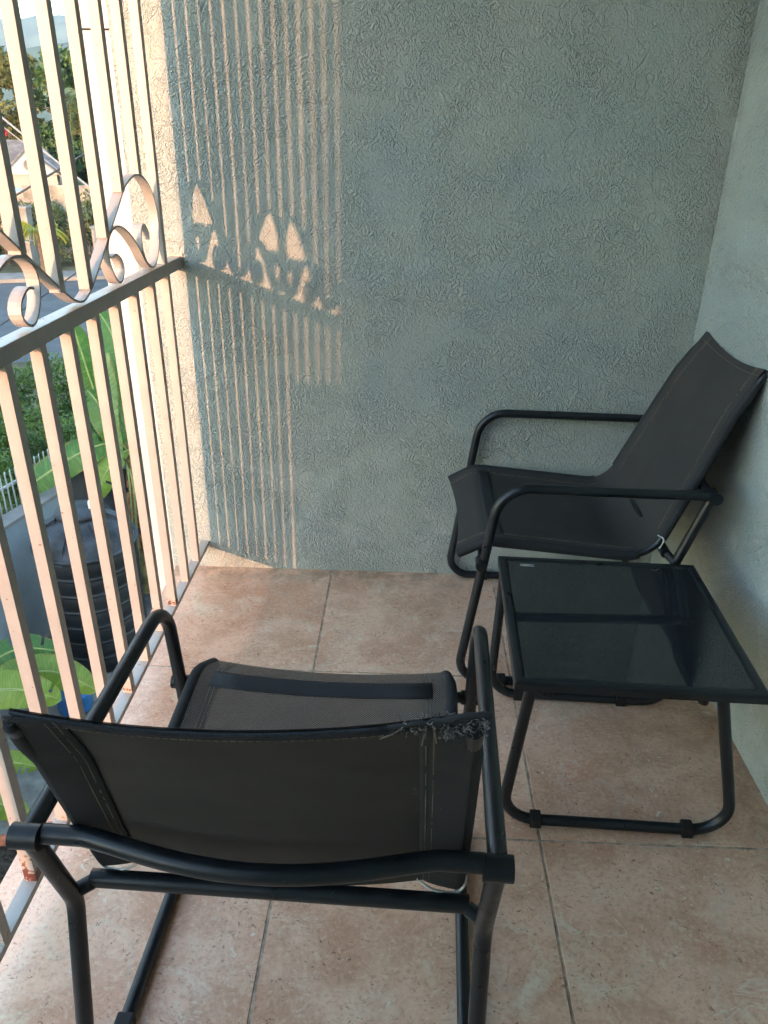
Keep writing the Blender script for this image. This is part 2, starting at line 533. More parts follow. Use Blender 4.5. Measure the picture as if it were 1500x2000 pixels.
wall = box("stucco_wall", -0.7115, XW + 0.15, YW, YW + 0.18, -0.25, 2.48, m_stucco)
tag(wall, "textured sage green stucco wall at the end of the balcony, striped by railing shadows", "wall")
b = MB(); b.box(-0.80, -0.7117, YW + 0.006, YW + 0.175, -3.6, 1.438); b.build("white_pilaster", m_whitewall, wall, bevel=0.002)
b = MB(); b.box(-0.80, -0.7117, YW + 0.006, YW + 0.175, 1.442, 2.48); b.build("white_pilaster", m_whitewall, wall, bevel=0.002)
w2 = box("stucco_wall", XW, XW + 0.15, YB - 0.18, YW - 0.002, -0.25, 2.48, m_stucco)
tag(w2, "textured pale green stucco side wall along the right of the balcony", "wall")
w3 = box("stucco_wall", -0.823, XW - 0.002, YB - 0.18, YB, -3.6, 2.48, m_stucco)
b = MB(); b.box(-0.957, -0.8245, YB - 0.18, YB - 0.03, -3.6, 0.832); b.build("stripe_blocker", m_stucco, w3)  # unseen step added to the wall to cut off the low sun stripes
tag(w3, "green stucco wall closing the near end of the balcony behind the viewer", "wall")
tag(box("ceiling", -0.85, XW + 0.15, YB - 0.18, YW + 0.18, 2.483, 2.65, m_ceiling), kind="structure")
low = box("house_wall", -0.55, 4.0, YB + 0.02, YW + 0.17, -3.6, -0.204, m_whitewall)
tag(low, "white storey of the house underneath the balcony", "wall")

# ------------------------------------------------------------------ railing
rail = empty("balcony_railing", (0, 0, 0))
tag(rail, "cream painted iron balcony railing with upright bars and scrolls", "railing")
BW = 0.0202
XC = XR - 0.0105
def rbox(name, x0, x1, y0, y1, z0, z1, mat, parent=rail, bevel=0.0012):
    return box(name, x0, x1, y0, y1, z0, z1, mat, parent, bevel)
rbox("bottom_rail", XR - 0.026, XR, YB + 0.005, YW + 0.004, 0.079, 0.092, m_white_foot)
rbox("middle_rail", XR - 0.030, XR, YB + 0.005, YW + 0.004, 0.908, 0.937, m_white_mid, bevel=0.0018)
rbox("top_rail", XR - 0.028, XR, YB + 0.005, YW + 0.004, 2.30, 2.33, m_white)
rbox("wall_plate", XR - 0.034, XR + 0.004, YW - 0.004, YW + 0.003, 0.902, 0.944, m_white_mid)

# scroll outlines in the plane of the railing (y, z)
c1 = [(1.822, 1.005), (1.820, 1.020), (1.806, 1.035), (1.790, 1.041), (1.774, 1.031), (1.767, 1.010), (1.772, 0.982), (1.790, 0.958), (1.822, 0.944),
      (1.853, 0.949), (1.880, 0.974), (1.896, 1.005), (1.902, 1.040), (1.896, 1.075), (1.869, 1.112), (1.833, 1.133), (1.808, 1.140), (1.779, 1.142),
      (1.744, 1.137), (1.700, 1.121), (1.651, 1.089), (1.597, 1.053), (1.546, 1.019), (1.503, 0.990), (1.465, 0.966), (1.438, 0.952), (1.405, 0.944)]
c2 = [(1.583, 0.998), (1.602, 1.001), (1.622, 0.993), (1.635, 0.981), (1.638, 0.964), (1.622, 0.948), (1.600, 0.946), (1.577, 0.966), (1.563, 0.998),
      (1.567, 1.023), (1.584, 1.040), (1.609, 1.050), (1.640, 1.051), (1.673, 1.042), (1.710, 1.023), (1.745, 0.997), (1.771, 0.970), (1.800, 0.949)]
YC = 1.405
def flat_bar(name, yz, mat, wx=0.021, th=0.0042, x1=XR):
    P = smooth_curve([(0, y, z) for y, z in yz], 6)
    P = resample(P, 0.009)
    V, F = [], []
    n = len(P)
    for i in range(n):
        t = (P[min(i + 1, n - 1)] - P[max(i - 1, 0)]).normalized()
        nn = Vector((0, -t.z, t.y)) * th * 0.5
        for (xx, s) in ((x1, 1), (x1, -1), (x1 - wx, -1), (x1 - wx, 1)):
            V.append((xx, P[i].y + nn.y * s, P[i].z + nn.z * s))
    for i in range(n - 1):
        for k in range(4):
            a, b_ = i * 4 + k, i * 4 + (k + 1) % 4
            F.append((a, b_, b_ + 4, a + 4))
    F += [(3, 2, 1, 0), tuple((n - 1) * 4 + k for k in range(4))]
    me_o = mesh_obj(name, V, F, mat, rail)
    return me_o
def mirror(c, yc): return [(2 * yc - y, z) for y, z in c]
arch_lines = []
for shift in (0.0, -0.985):
    a1 = [(y + shift, z) for y, z in c1]; a2 = [(y + shift, z) for y, z in c2]
    big = a1 + mirror(a1, YC + shift)[::-1][1:]
    flat_bar("scroll", big, m_white_mid)
    flat_bar("small_scroll", a2, m_white_mid, x1=XR - 0.0006)
    flat_bar("small_scroll", mirror(a2, YC + shift), m_white_mid, x1=XR - 0.0006)
    half = [(y, z) for y, z in a1[12:]]
    arch_lines.append(half + mirror(half, YC + shift)[::-1][1:])
def arch_z(y):
    for c in arch_lines:
        ys_ = [q[0] for q in c]
        if min(ys_) <= y <= max(ys_):
            best = 0.937
            for (ya, za), (yb, zb) in zip(c, c[1:]):
                lo_, hi_ = min(ya, yb), max(ya, yb)
                if lo_ <= y <= hi_ and hi_ > lo_:
                    best = max(best, za + (zb - za) * (y - ya) / (yb - ya))
            return best
    return 0.936
def bar_mesh(z0, z1, y0, y1, mat, name="bar"):
    """square bar; y0 / y1: centre at bottom and top"""
    h = BW / 2
    b_ = MB()
    V = []
    for z, y in ((z0, y0), (z1, y1)):
        V += [(XC - h, y - h, z), (XC + h, y - h, z), (XC + h, y + h, z), (XC - h, y + h, z)]
    b_.add(V, [(0, 3, 2, 1), (4, 5, 6, 7), (0, 1, 5, 4), (1, 2, 6, 5), (2, 3, 7, 6), (3, 0, 4, 7)])
    return b_.build(name, mat, rail, bevel=0.0008)
NB = 21
jb = [0.0, 0.002, -0.002, 0.003, -0.001, 0.002, -0.002, 0.001, 0.003, -0.004, 0.003, -0.002, 0.002, -0.003, 0.001, 0.002, 0, 0, 0, 0, 0]
for k in range(NB):
    yc = 1.943 - 0.1197 * k
    yb_ = yc + jb[k]; yt_ = yc + rnd.uniform(-0.002, 0.002)
    bar_mesh(0.0915, 0.9085, yb_ + 0.004, yt_ - 0.004, m_white_rust if k == 9 else (m_white_some if k in (2, 5, 7) else m_white_foot))
    zz = arch_z(yt_ - 0.012)
    bar_mesh(max(0.9365, zz - 0.001), 2.301, yt_ - 0.012 + rnd.uniform(-0.002, 0.002), yt_ - 0.012 + rnd.uniform(-0.002, 0.002), m_white)

# ------------------------------------------------------------------ chairs
HW = 0.2565
def make_chair(name, label, loc, rz, torn):
    root = empty(name, (*loc, 0), rz)
    tag(root, label, "chair", "dark sling armchairs on the balcony")
    O = 0.25
    # side frames: one bent tube, cut into armrest, front leg, floor skid and rear leg
    poly = [(0.0, 0.530), (0.4625, 0.537), (0.533, 0.0112), (-0.022, 0.0112), (0.055, 0.352)]
    for s in (-1, 1):
        P = [Vector((s * HW, f - O, z)) for f, z in poly]
        arm = fillet([P[0], P[1], P[2], P[3], P[4], P[0]], [0, 0.078, 0.058, 0.05, 0.06, 0], 9)
        D = resample(arm, 0.008)
        L = len(D)
        def idx(pt):
            return min(range(L), key=lambda i: (D[i] - Vector((s * HW, pt[0] - O, pt[1]))).length)
        cuts = [0, idx((0.470, 0.470)), idx((0.49, 0.0112)), idx((0.03, 0.0112)), L - 1]
        for nm, a, b_ in (("armrest", 0, 1), ("leg", 1, 2), ("floor_skid", 2, 3), ("leg", 3, 4)):
            tube(nm, D[cuts[a]:cuts[b_] + 1], 0.0112, m_frame, root, 14)
        # collar where the back bar meets the armrest
        tube("joint_collar", [Vector((s * (HW + 0.016), -O - 0.002, 0.529)), Vector((s * (HW - 0.016), -O - 0.002, 0.529))], 0.0145, m_frame, root, 16)
        tube("front_peg", [Vector((s * (HW + 0.015), 0.494 - O, 0.345)), Vector((s * 0.205, 0.488 - O, 0.349))], 0.0098, m_frame, root, 14)
        tube("peg_cap", [Vector((s * (HW + 0.017), 0.494 - O, 0.345)), Vector((s * (HW - 0.017), 0.4935 - O, 0.3455))], 0.0128, m_frame, root, 14)
        tube("rear_peg", [Vector((s * (HW + 0.004), 0.054 - O, 0.363)), Vector((s * 0.236, 0.066 - O, 0.372))], 0.0095, m_rubber if s < 0 else m_frame, root, 12)
        for fz in (0.10, 0.42):
            b_ = MB(); b_.box(s * HW - 0.0135, s * HW + 0.0135, fz - O - 0.011, fz - O + 0.011, 0.0, 0.024)
            b_.build("foot_pad", m_rubber, root, bevel=0.004)
    # bowed bar behind the back
    bow = []
    for i in range(41):
        q = -1 + 2 * i / 40
        e = max(0.0, 1 - (abs(q) / 0.80) ** 2.0) if abs(q) < 0.80 else 0.0
        bow.append(Vector((q * (HW - 0.014), -O - 0.030 * (e ** 1.3) + 0.003, 0.529 - 0.003 * e)))
    tube("back_bar", bow, 0.0112, m_frame, root, 16)
    bar = [Vector((-0.238 + 0.476 * i / 10, 0.070 - O, 0.374)) for i in range(11)]
    tube("seat_rear_bar", bar, 0.0115, m_framerust if torn else m_frame, root, 16)
    # sling rails: front of seat -> seat -> back -> curled top
    rp = fillet([(0, 0.545, 0.347), (0, 0.478, 0.384), (0, 0.100, 0.350), (0, -0.034, 0.690), (0, -0.090, 0.790)], [0, 0.06, 0.085, 0.10, 0], 10)
    rp = resample(rp, 0.009)
    n = len(rp)
    sl = [0.0]
    for a, b_ in zip(rp, rp[1:]): sl.append(sl[-1] + (b_ - a).length)
    def lat(i):
        z, f = rp[i].z, rp[i].y
        if f > 0.12: return 0.219 - 0.006 * max(0, (f - 0.45) / 0.1)
        q = min(1, max(0, (z - 0.40) / 0.38))
        return 0.219 - (0.022 if torn else 0.040) * q ** 1.2
    def skew(i):
        return (0.014 * min(1, max(0, (rp[i].z - 0.38) / 0.40))) if torn and rp[i].y < 0.12 else 0.0
    def rack(i):
        return 0.0125 * min(1, max(0, (rp[i].z - 0.38) / 0.40)) if torn and rp[i].y < 0.12 else 0.0
    tn, nn = [], []
    for i in range(n):
        t = (rp[min(i + 1, n - 1)] - rp[max(i - 1, 0)]).normalized()
        tn.append(t); nn.append(Vector((0, t.z, -t.y)))
    split = min(range(n), key=lambda i: (rp[i] - Vector((0, 0.165, 0.355))).length)
    bend = min(range(n), key=lambda i: (rp[i] - Vector((0, 0.095, 0.375))).length)
    def sag(i):
        s_ = sl[i] / sl[-1]
        return 0.012 + 0.012 * math.sin(math.pi * s_) ** 2
    def surf(i, q, off=0.0):
        """q in -1..1 across the sling; off: distance along the sling's normal"""
        w = 1 - q * q
        base = rp[i] + nn[i] * (0.0085 - max(0.0, sag(i)) * w + off)
        endp = 0.0
        if i > n - 9: endp = -0.016 * w * (i - (n - 9)) / 8
        if i < 7: endp = 0.010 * w * (7 - i) / 7
        base = base + tn[i] * endp
        return Vector((q * lat(i) + skew(i), base.y - O, base.z + q * rack(i)))
    MQ = 24
    def panel(nm, i0, i1, mat):
        V, F, U = [], [], []
        for i in range(i0, i1 + 1):
            for k in range(MQ + 1):
                q = -1 + 2 * k / MQ
                V.append(surf(i, q)); U.append((q * lat(i), sl[i]))
        w = MQ + 1
        for i in range(i1 - i0):
            for k in range(MQ):
                F.append((i * w + k, i * w + k + 1, (i + 1) * w + k + 1, (i + 1) * w + k))
        o = mesh_obj(nm, V, F, mat, root, True, U)
        md = o.modifiers.new("thickness", 'SOLIDIFY'); md.thickness = 0.0014; md.offset = 0; md.use_rim = False
        return o
    panel("seat", 0, split, m_seatfab_lit if torn else m_backfab)
    back_end = n - 1
    panel("backrest", split, back_end, m_backfab)
    def strip(nm, i0, i1, q0f, q1f, off, mat, th=0.0012):
        V, F, U = [], [], []
        m_ = 8
        for i in range(i0, i1 + 1):
            for k in range(m_ + 1):
                q = q0f(i) + (q1f(i) - q0f(i)) * k / m_
                V.append(surf(i, q, off(k / m_, i) if callable(off) else off)); U.append((q * lat(i), sl[i]))
        for i in range(i1 - i0):
            for k in range(m_):
                F.append((i * (m_ + 1) + k, i * (m_ + 1) + k + 1, (i + 1) * (m_ + 1) + k + 1, (i + 1) * (m_ + 1) + k))
        o = mesh_obj(nm, V, F, mat, root, True, U)
        md = o.modifiers.new("thickness", 'SOLIDIFY'); md.thickness = th; md.offset = 0
        return o
    for s in (-1, 1):
        pl = [Vector((s * lat(i) + skew(i), rp[i].y - O, rp[i].z + s * rack(i))) for i in range(n)]
        tube("sling_rail", pl[:-2], 0.0082, m_frame, root, 12)
        # fabric sleeves round the rail, open where the rear bar passes
        i_a = bend - 3; i_b = bend + 4
        tube("seat_sleeve", pl[0:i_a], 0.0122, m_hem, root, 14)
        tube("back_sleeve", pl[i_b:(n - 1 if not (torn and s > 0) else n - 3)], lambda u_: 0.0112 - 0.0062 * max(0, (u_ - 0.86) / 0.14) ** 1.5, m_hem, root, 14)
        strip("hem", 0, i_a, lambda i, s=s: s * (1 - 0.046 / lat(i)), lambda i, s=s: s * 1.01, lambda u_, i: -0.0024 - (0.0172 - 0.0125 * max(0, (i - (n - 10)) / 9) ** 1.3) * max(0, (u_ - 0.12) / 0.88) ** 0.8, m_hem)
        strip("hem", i_b, n - 1, lambda i, s=s: s * (1 - 0.046 / lat(i)), lambda i, s=s: s * 1.01, lambda u_, i: -0.0024 - (0.0172 - 0.0125 * max(0, (i - (n - 10)) / 9) ** 1.3) * max(0, (u_ - 0.12) / 0.88) ** 0.8, m_hem)
        # pale bare edge of the cut-out
        cut = [Vector((s * (lat(i_b) - 0.046), surf(i_b, 0.8).y, surf(i_b, 0.8).z - 0.002)),
               Vector((s * (lat(i_b) - 0.030), rp[i_b - 2].y - O - 0.013, rp[i_b - 2].z + 0.002)),
               Vector((s * (lat(i_b) - 0.008), rp[i_b - 3].y - O - 0.0155, rp[i_b - 3].z - 0.001)),
               Vector((s * (lat(i_b) + 0.008), rp[i_b - 3].y - O - 0.0125, rp[i_b - 3].z + 0.001)),
               Vector((s * (lat(i_b) + 0.0135), rp[i_b].y - O, rp[i_b].z + 0.004)),
               Vector((s * (lat(i_b) + 0.004), rp[i_b].y - O + 0.012, rp[i_b].z + 0.010))]
        tube("cutout_edge", smooth_curve(cut, 5), 0.0017, m_cord, root, 6)
    # stitching: dashes along both hems and the top
    sb = MB()
    def dash(a, b_, nrm):
        d = (b_ - a); l = d.length
        if l < 1e-6: return
        d.normalize(); sd = d.cross(nrm).normalized() * 0.0005; u_ = nrm.normalized() * 0.0005
        sb.add([a + sd, a - sd, b_ - sd, b_ + sd, a + sd + u_, a - sd + u_, b_ - sd + u_, b_ + sd + u_],
               [(0, 3, 2, 1), (4, 5, 6, 7), (0, 1, 5, 4), (1, 2, 6, 5), (2, 3, 7, 6), (3, 0, 4, 7)])
    for s in (-1, 1):
        for dl in (0.033, 0.040):
            for side in (1, -1):
                off = 0.0009 if side > 0 else (-0.0072 if dl < 0.036 else -0.0050)
                for i in list(range(0, bend - 4)) + list(range(bend + 5, n - 1)):
                    if rnd.random() < 0.10: continue
                    a = surf(i, s * (1 - dl / lat(i)), off); b_ = surf(i + 1, s * (1 - dl / lat(i + 1)), off)
                    dash(a, a.lerp(b_, 0.85), nn[i] * side)
    it = n - 3
    for side in (1, -1):
        off = 0.0009 if side > 0 else -0.0042
        for k in range(52):
            q = -0.97 + 1.94 * k / 52
            if torn and q > 0.66: continue
            a = surf(it, q, off); b_ = surf(it, q + 1.94 / 52 * 0.72, off)
            dash(a, b_, nn[it] * side)
    st = sb.build("stitching", m_thread, root); st["kind"] = "stuff"
    # webbing along the top edge (back side) and double layer across the seat
    strip("top_hem", n - 3, n - 1, lambda i: -0.99, lambda i: 0.99 if not torn else 0.74, -0.0030, m_band, 0.0022)
    ia = min(range(n), key=lambda i: abs(sl[i] - 0.082)); ib = min(range(n), key=lambda i: abs(sl[i] - 0.118))
    strip("seat_band", ia, ib, lambda i: -0.86, lambda i: 0.86, 0.0014, m_hem, 0.0014)
    if torn:
        # frayed corner of the back: loose curled threads over a torn roll of cloth
        fb = MB()
        rr = random.Random(5)
        for k in range(260):
            q = rr.choice((rr.uniform(0.66, 1.05), rr.uniform(0.86, 1.06)))
            i = n - 1
            p0 = surf(i, min(q, 1.04), rr.uniform(-0.010, 0.004)) + tn[i] * rr.uniform(-0.004, 0.002)
            if q > 0.86: p0 = p0 - nn[i] * rr.uniform(0, 0.009) - tn[i] * rr.uniform(0, 0.008)
            d = Vector((rr.uniform(-1, 1), rr.uniform(-1, 0.5), rr.uniform(-0.6, 0.8))).normalized()
            L_ = rr.uniform(0.002, 0.0055)
            e = Vector((rr.uniform(-1, 1), rr.uniform(-1, 1), rr.uniform(-1, 1))) * 0.002
            v, f_ = tube_geo([p0, p0 + d * L_ * 0.5 + e, p0 + d * L_], 0.00036, 4)
            fb.add(v, f_, True)
        fo = fb.build("frayed_edge", m_fray, root); fo["kind"] = "stuff"
        roll = []
        for k in range(14):
            q = 0.64 + 0.42 * k / 13
            p0 = surf(n - 1, min(q, 1.0), -0.003) + Vector((max(0, q - 1.0) * 0.20, 0, 0)) + tn[n - 1] * rr.uniform(-0.002, 0.002)
            roll.append(p0)
        tube("torn_roll", roll, lambda u_: 0.0018 + 0.0018 * u_ + 0.0006 * math.sin(u_ * 43), m_hem, root, 10)
        for q, dx, dz_ in ((0.68, -0.014, -0.004), (0.80, -0.003, -0.014), (0.83, 0.003, -0.012)):
            p0 = surf(n - 2, q, -0.005)
            tube("loose_thread", smooth_curve([p0, p0 + Vector((dx * .5, -0.004, dz_ * .3)), p0 + Vector((dx, -0.005, dz_))], 5), 0.0007, m_thread, root, 5)
    return root

fa = Vector((math.sin(R(2)), math.cos(R(2))))
c_front = Vector((-0.143, 0.572)) + fa * 0.25
make_chair("sling_chair", "dark grey sling armchair seen from behind in the foreground, torn top corner", (c_front.x, c_front.y), R(-2), True)
make_chair("sling_chair", "dark grey sling armchair facing the railing in the far corner beside table", (0.681 - 0.25, 1.787), R(90), False)

# ------------------------------------------------------------------ side table
def make_table():
    cxy = Vector((0.4352, 1.2895)); rz = R(-2.1)
    root = empty("side_table", (cxy.x, cxy.y, 0), rz)
    tag(root, "low square side table with dark glass top and charcoal tube legs", "table")
    hx, hy, zt = 0.2195, 0.2275, 0.3715
    w, hgt = 0.0185, 0.0185
    # mitred frame bars
    def bar(corners_out, corners_in):
        b_ = MB()
        (ox0, oy0), (ox1, oy1) = corners_out; (ix0, iy0), (ix1, iy1) = corners_in
        V = []
        prof = [(0.0, -hgt), (0.0, -0.006), (0.10, -0.0015), (0.35, 0.0), (0.75, 0.0), (1.0, -0.003), (1.0, -hgt)]
        for (o_, i_) in (((ox0, oy0), (ix0, iy0)), ((ox1, oy1), (ix1, iy1))):
            for (u_, z) in prof:
                V.append((o_[0] + (i_[0] - o_[0]) * u_, o_[1] + (i_[1] - o_[1]) * u_, zt + z))
        m_ = len(prof)
        F = [(k, (k + 1) % m_, m_ + (k + 1) % m_, m_ + k) for k in range(m_)]
        F += [tuple(range(m_))[::-1], tuple(range(m_, 2 * m_))]
        b_.add(V, F)
        me_o = b_.build("frame_bar", m_frame, root)
        bm = bmesh.new(); bm.from_mesh(me_o.data); bmesh.ops.recalc_face_normals(bm, faces=bm.faces); bm.to_mesh(me_o.data); bm.free()
    g = 0.0004
    O_ = [(-hx, -hy), (hx, -hy), (hx, hy), (-hx, hy)]
    I_ = [(-hx + w, -hy + w), (hx - w, -hy + w), (hx - w, hy - w), (-hx + w, hy - w)]
    for k in range(4):
        a, b_ = O_[k], O_[(k + 1) % 4]; c, d = I_[k], I_[(k + 1) % 4]
        dv = Vector((b_[0] - a[0], b_[1] - a[1])).normalized() * g
        bar(((a[0] + dv.x, a[1] + dv.y), (b_[0] - dv.x, b_[1] - dv.y)), ((c[0] + dv.x, c[1] + dv.y), (d[0] - dv.x, d[1] - dv.y)))
    t = NT("smoked_glass"); p = t.geo()
    n_ = t.noise(p, 5, 4.0, 0.6)
    t.col(t.mix(t.maprange(n_, 0.3, 0.7), (0.019, 0.021, 0.0245), (0.025, 0.027, 0.030)))
    dust = t.noise(p, 9, 5.0, 0.7)
    t.rough(t.maprange(dust, 0.4, 0.75, 0.02, 0.08)); t.spec(0.7)
    gl = MB(); gl.box(-hx + w + 0.0012, hx - w - 0.0012, -hy + w + 0.0012, hy - w - 0.0012, zt - 0.0085, zt - 0.0032)
    gl.build("glass_top", t.m, root, bevel=0.0007)
    # ledge under the glass
    lg = MB()
    for (x0, x1, y0, y1) in ((-hx + w, hx - w, -hy + w, -hy + w + 0.01), (-hx + w, hx - w, hy - w - 0.01, hy - w), (-hx + w, -hx + w + 0.01, -hy + w + .011, hy - w - .011), (hx - w - 0.01, hx - w, -hy + w + .011, hy - w - .011)):
        lg.box(x0, x1, y0, y1, zt - hgt + 0.003, zt - 0.0088)
    lg.build("glass_ledge", m_rubber, root)
    # tempering mark: a pale outlined rectangle with tiny marks
    mk = MB(); mx, my, z0, z1 = -0.172, 0.188, zt - 0.0032, zt - 0.0029
    for (x0, x1, y0, y1) in ((0, .030, 0, .0008), (0, .030, .0075, .0083), (0, .0008, .0008, .0075), (.0292, .030, .0008, .0075)):
        mk.box(mx + x0, mx + x1, my + y0, my + y1, z0, z1)
    for k in range(9):
        x0 = mx + 0.0045 + k * 0.0024
        mk.box(x0, x0 + 0.0014, my + .0025 + (k % 2) * .0006, my + .0052, z0, z1)
    mk.build("tempering_mark", m_cord, root)
    # U-shaped tube legs (points measured from the leaning real ones)
    for yy, top in ((-0.196, 0.354), (0.186, 0.354)):
        tilt = 0.010 if yy < 0 else -0.012
        P = [(-0.186, yy - tilt, top), (-0.214, yy, 0.0112), (0.236, yy, 0.0112), (0.146, yy - tilt, top)]
        if yy > 0: P = [(-0.205, yy - tilt, top), (-0.214, yy, 0.0112), (0.224, yy, 0.0112), (0.160, yy - tilt, top)]
        D = resample(fillet([Vector(q) for q in P], [0, 0.062, 0.062, 0], 10), 0.01)
        tube("leg_hoop", D, 0.0108, m_frame, root, 14)
        for q in (-0.145, 0.150 if yy < 0 else 0.10):
            b_ = MB(); b_.box(q - 0.011, q + 0.011, yy - 0.0135, yy + 0.0135, 0.0, 0.0245)
            b_.build("foot_clip", m_rubber, root, bevel=0.004)
        for q in (P[0], P[3]):
            sgn = 1 if q[0] < 0 else -1
            tube("hinge_knob", [Vector((q[0] + sgn * 0.03, q[1], 0.347)), Vector((q[0] + sgn * 0.03, q[1], 0.333))], 0.009, m_rubber, root, 12)
make_table()

# ------------------------------------------------------------------ yard and street below
ZG = -3.6
def sheet(name, pts, z, mat):
    return mesh_obj(name, [(x, y, z) for x, y in pts], [tuple(range(len(pts)))], mat)
m_ground = simple("scrub_ground", (0.10, 0.095, 0.055), 0.95, 0.35, 0.7, 0.1)
m_yard = simple("dirty_concrete", (0.15, 0.14, 0.125), 0.9, 0.35, 2.2, 0.2)
m_road = simple("worn_asphalt", (0.070, 0.072, 0.076), 0.85, 0.12, 1.2, 0.3)
m_pave = simple("pale_concrete", (0.20, 0.185, 0.17), 0.9, 0.15, 1.5, 0.2)
tag(sheet("ground", [(-3000, -400), (3000, -400), (3000, 4000), (-3000, 4000)], ZG - 0.006, m_ground), kind="structure")
tag(sheet("yard", [(-3.95, -6), (6, -6), (6, 9.2), (-3.3, 9.2), (-3.6, 7.25), (-3.9, 6.2)], ZG, m_yard), kind="structure")
rdir = Vector((0.60, 0.80)).normalized()      # the street runs away to the right
def street(px, py, a0, a1, w0, w1):
    d = Vector((0.93, 0.37)).normalized(); nrm = Vector((-d.y, d.x)); o = Vector((px, py))
    return [tuple(o + d * a0 + nrm * w0), tuple(o + d * a1 + nrm * w0), tuple(o + d * a1 + nrm * w1), tuple(o + d * a0 + nrm * w1)]
tag(sheet("road", street(-14.0, 27.6, -60, 80, -11.5, 0.0), ZG + 0.004, m_road), kind="structure")
pv = MB()
q = street(-14.0, 27.6, -60, 80, 0.0, 1.5)
V = [(x, y, ZG - 0.003) for x, y in q] + [(x, y, ZG + 0.13) for x, y in q]
pv.add(V, [(4, 5, 6, 7), (0, 1, 5, 4), (1, 2, 6, 5), (2, 3, 7, 6), (3, 0, 4, 7)])
tag(pv.build("pavement", m_pave), kind="structure")

# boundary wall of the yard
m_bwall = simple("grey_blue_render", (0.26, 0.30, 0.32), 0.9, 0.10, 1.4, 0.2)
m_dark = simple("dark_wall_panel", (0.035, 0.037, 0.042), 0.8, 0.3, 2.5, 0.3)  # plain dark grey for the wall behind the tank
def wall_run(name, a, b_, z0, z1, th, mat, label, cap=None):
    a, b_ = Vector(a), Vector(b_); d = (b_ - a).normalized(); nrm = Vector((-d.y, d.x)) * th
    o = MB()
    def prism(p, q, n_, za, zb):
        c = [p, q, q + n_, p + n_]
        o.add([(k.x, k.y, za) for k in c] + [(k.x, k.y, zb) for k in c], [(3, 2, 1, 0), (4, 5, 6, 7), (0, 1, 5, 4), (1, 2, 6, 5), (2, 3, 7, 6), (3, 0, 4, 7)])
    prism(a, b_, nrm, z0, z1)
    r = o.build(name, mat)
    tag(r, label, "wall")
    if cap:
        c = MB(); e = nrm.normalized() * 0.02
        pts = [a - e, b_ - e, b_ + nrm + e, a + nrm + e]
        c.add([(k.x, k.y, z1 + 0.001) for k in pts] + [(k.x, k.y, z1 + 0.035) for k in pts], [(3, 2, 1, 0), (4, 5, 6, 7), (0, 1, 5, 4), (1, 2, 6, 5), (2, 3, 7, 6), (3, 0, 4, 7)])
        c.build("coping", cap, r)
    return r
wall_run("yard_wall", (-4.55, 3.4), (-3.60, 7.33), ZG, -2.22, 0.15, m_bwall, "grey blue rendered yard wall behind the black water tank", m_pave)
wall_run("dark_wall", (-3.59, 7.36), (-1.2, 7.9), ZG, -2.02, 0.12, m_dark, "dark wall behind the black water tank, under banana leaves")
m_picket = simple("weathered_white_paint", (0.36, 0.36, 0.35), 0.8, 0.15, 8, 0.3)
pf = empty("picket_fence", (-4.3, 5.2, ZG)); tag(pf, "white picket fence on the far side of the yard wall", "fence")
d = (Vector((-3.60, 7.33)) - Vector((-4.55, 3.4))).normalized()
pb = MB()
pb.box(-0.004, 0.004, -0.032, 0.032, 0, 1.72)
pk_me = None
for k in range(46):
    p = Vector((-4.55, 3.4)) + d * (0.9 + k * 0.075) + Vector((-d.y, d.x)) * 0.34
    if pk_me is None:
        o = pb.build("picket", m_picket, pf); pk_me = o.data
    else:
        o = bpy.data.objects.new("picket", pk_me); COL.objects.link(o); o.parent = pf
    o.location = (p.x + 4.3, p.y - 5.2, 0); o.rotation_euler = (0, 0, math.atan2(-d.x, d.y) + R(35))
for z in (0.9, 1.55):
    a = Vector((-4.55, 3.4)) + d * 0.8 + Vector((-d.y, d.x)) * 0.375; b_ = a + d * 3.6
    tube("fence_rail", [Vector((a.x + 4.3, a.y - 5.2, z)), Vector((b_.x + 4.3, b_.y - 5.2, z))], 0.018, m_picket, pf, 6)

# water tank
m_tank = simple("black_polyethylene", (0.008, 0.0085, 0.0095), 0.5, 0.4, 5, 0.35)
m_dome = simple("dusty_black_polyethylene", (0.024, 0.027, 0.032), 0.65, 0.45, 5, 0.3)
tk = empty("water_tank", (-3.055, 6.42, ZG)); tag(tk, "black plastic water tank standing in the yard below the balcony", "water tank")
prof = [(0.0, 0.0), (0.44, 0.0)]
zc = 0.0
for k in range(7):
    z0 = 0.02 + k * 0.178
    prof += [(0.452, z0), (0.462, z0 + 0.03), (0.466, z0 + 0.09), (0.462, z0 + 0.150), (0.457, z0 + 0.162), (0.4665, z0 + 0.168), (0.4665, z0 + 0.176)]
prof += [(0.470, 1.272)]
lathe("body", prof, m_tank, tk, 56)
lathe("rim", [(0.468, 1.273), (0.492, 1.276), (0.495, 1.300), (0.478, 1.312), (0.468, 1.306)], m_dome, tk, 56)
lathe("dome", [(0.476, 1.307), (0.46, 1.35), (0.40, 1.43), (0.31, 1.495), (0.225, 1.53), (0.215, 1.548), (0.0, 1.549)], m_dome, tk, 56)
for k in range(6):
    a = 2 * math.pi * k / 6 + 0.35
    b_ = MB()
    V = []
    for (r_, z) in ((0.475, 1.315), (0.44, 1.41), (0.36, 1.50), (0.23, 1.565)):
        hw_ = 0.055
        for s in (-1, 1):
            x, y = r_ * math.cos(a) - s * hw_ * math.sin(a), r_ * math.sin(a) + s * hw_ * math.cos(a)
            V += [(x, y, z), (x, y, z - 0.07)]
    F = []
    for i in range(3):
        o = i * 4
        F += [(o, o + 4, o + 6, o + 2), (o, o + 1, o + 5, o + 4), (o + 2, o + 6, o + 7, o + 3)]
    F += [(0, 2, 3, 1), (12, 13, 15, 14)]
    b_.add(V, F); b_.build("dome_rib", m_dome, tk)
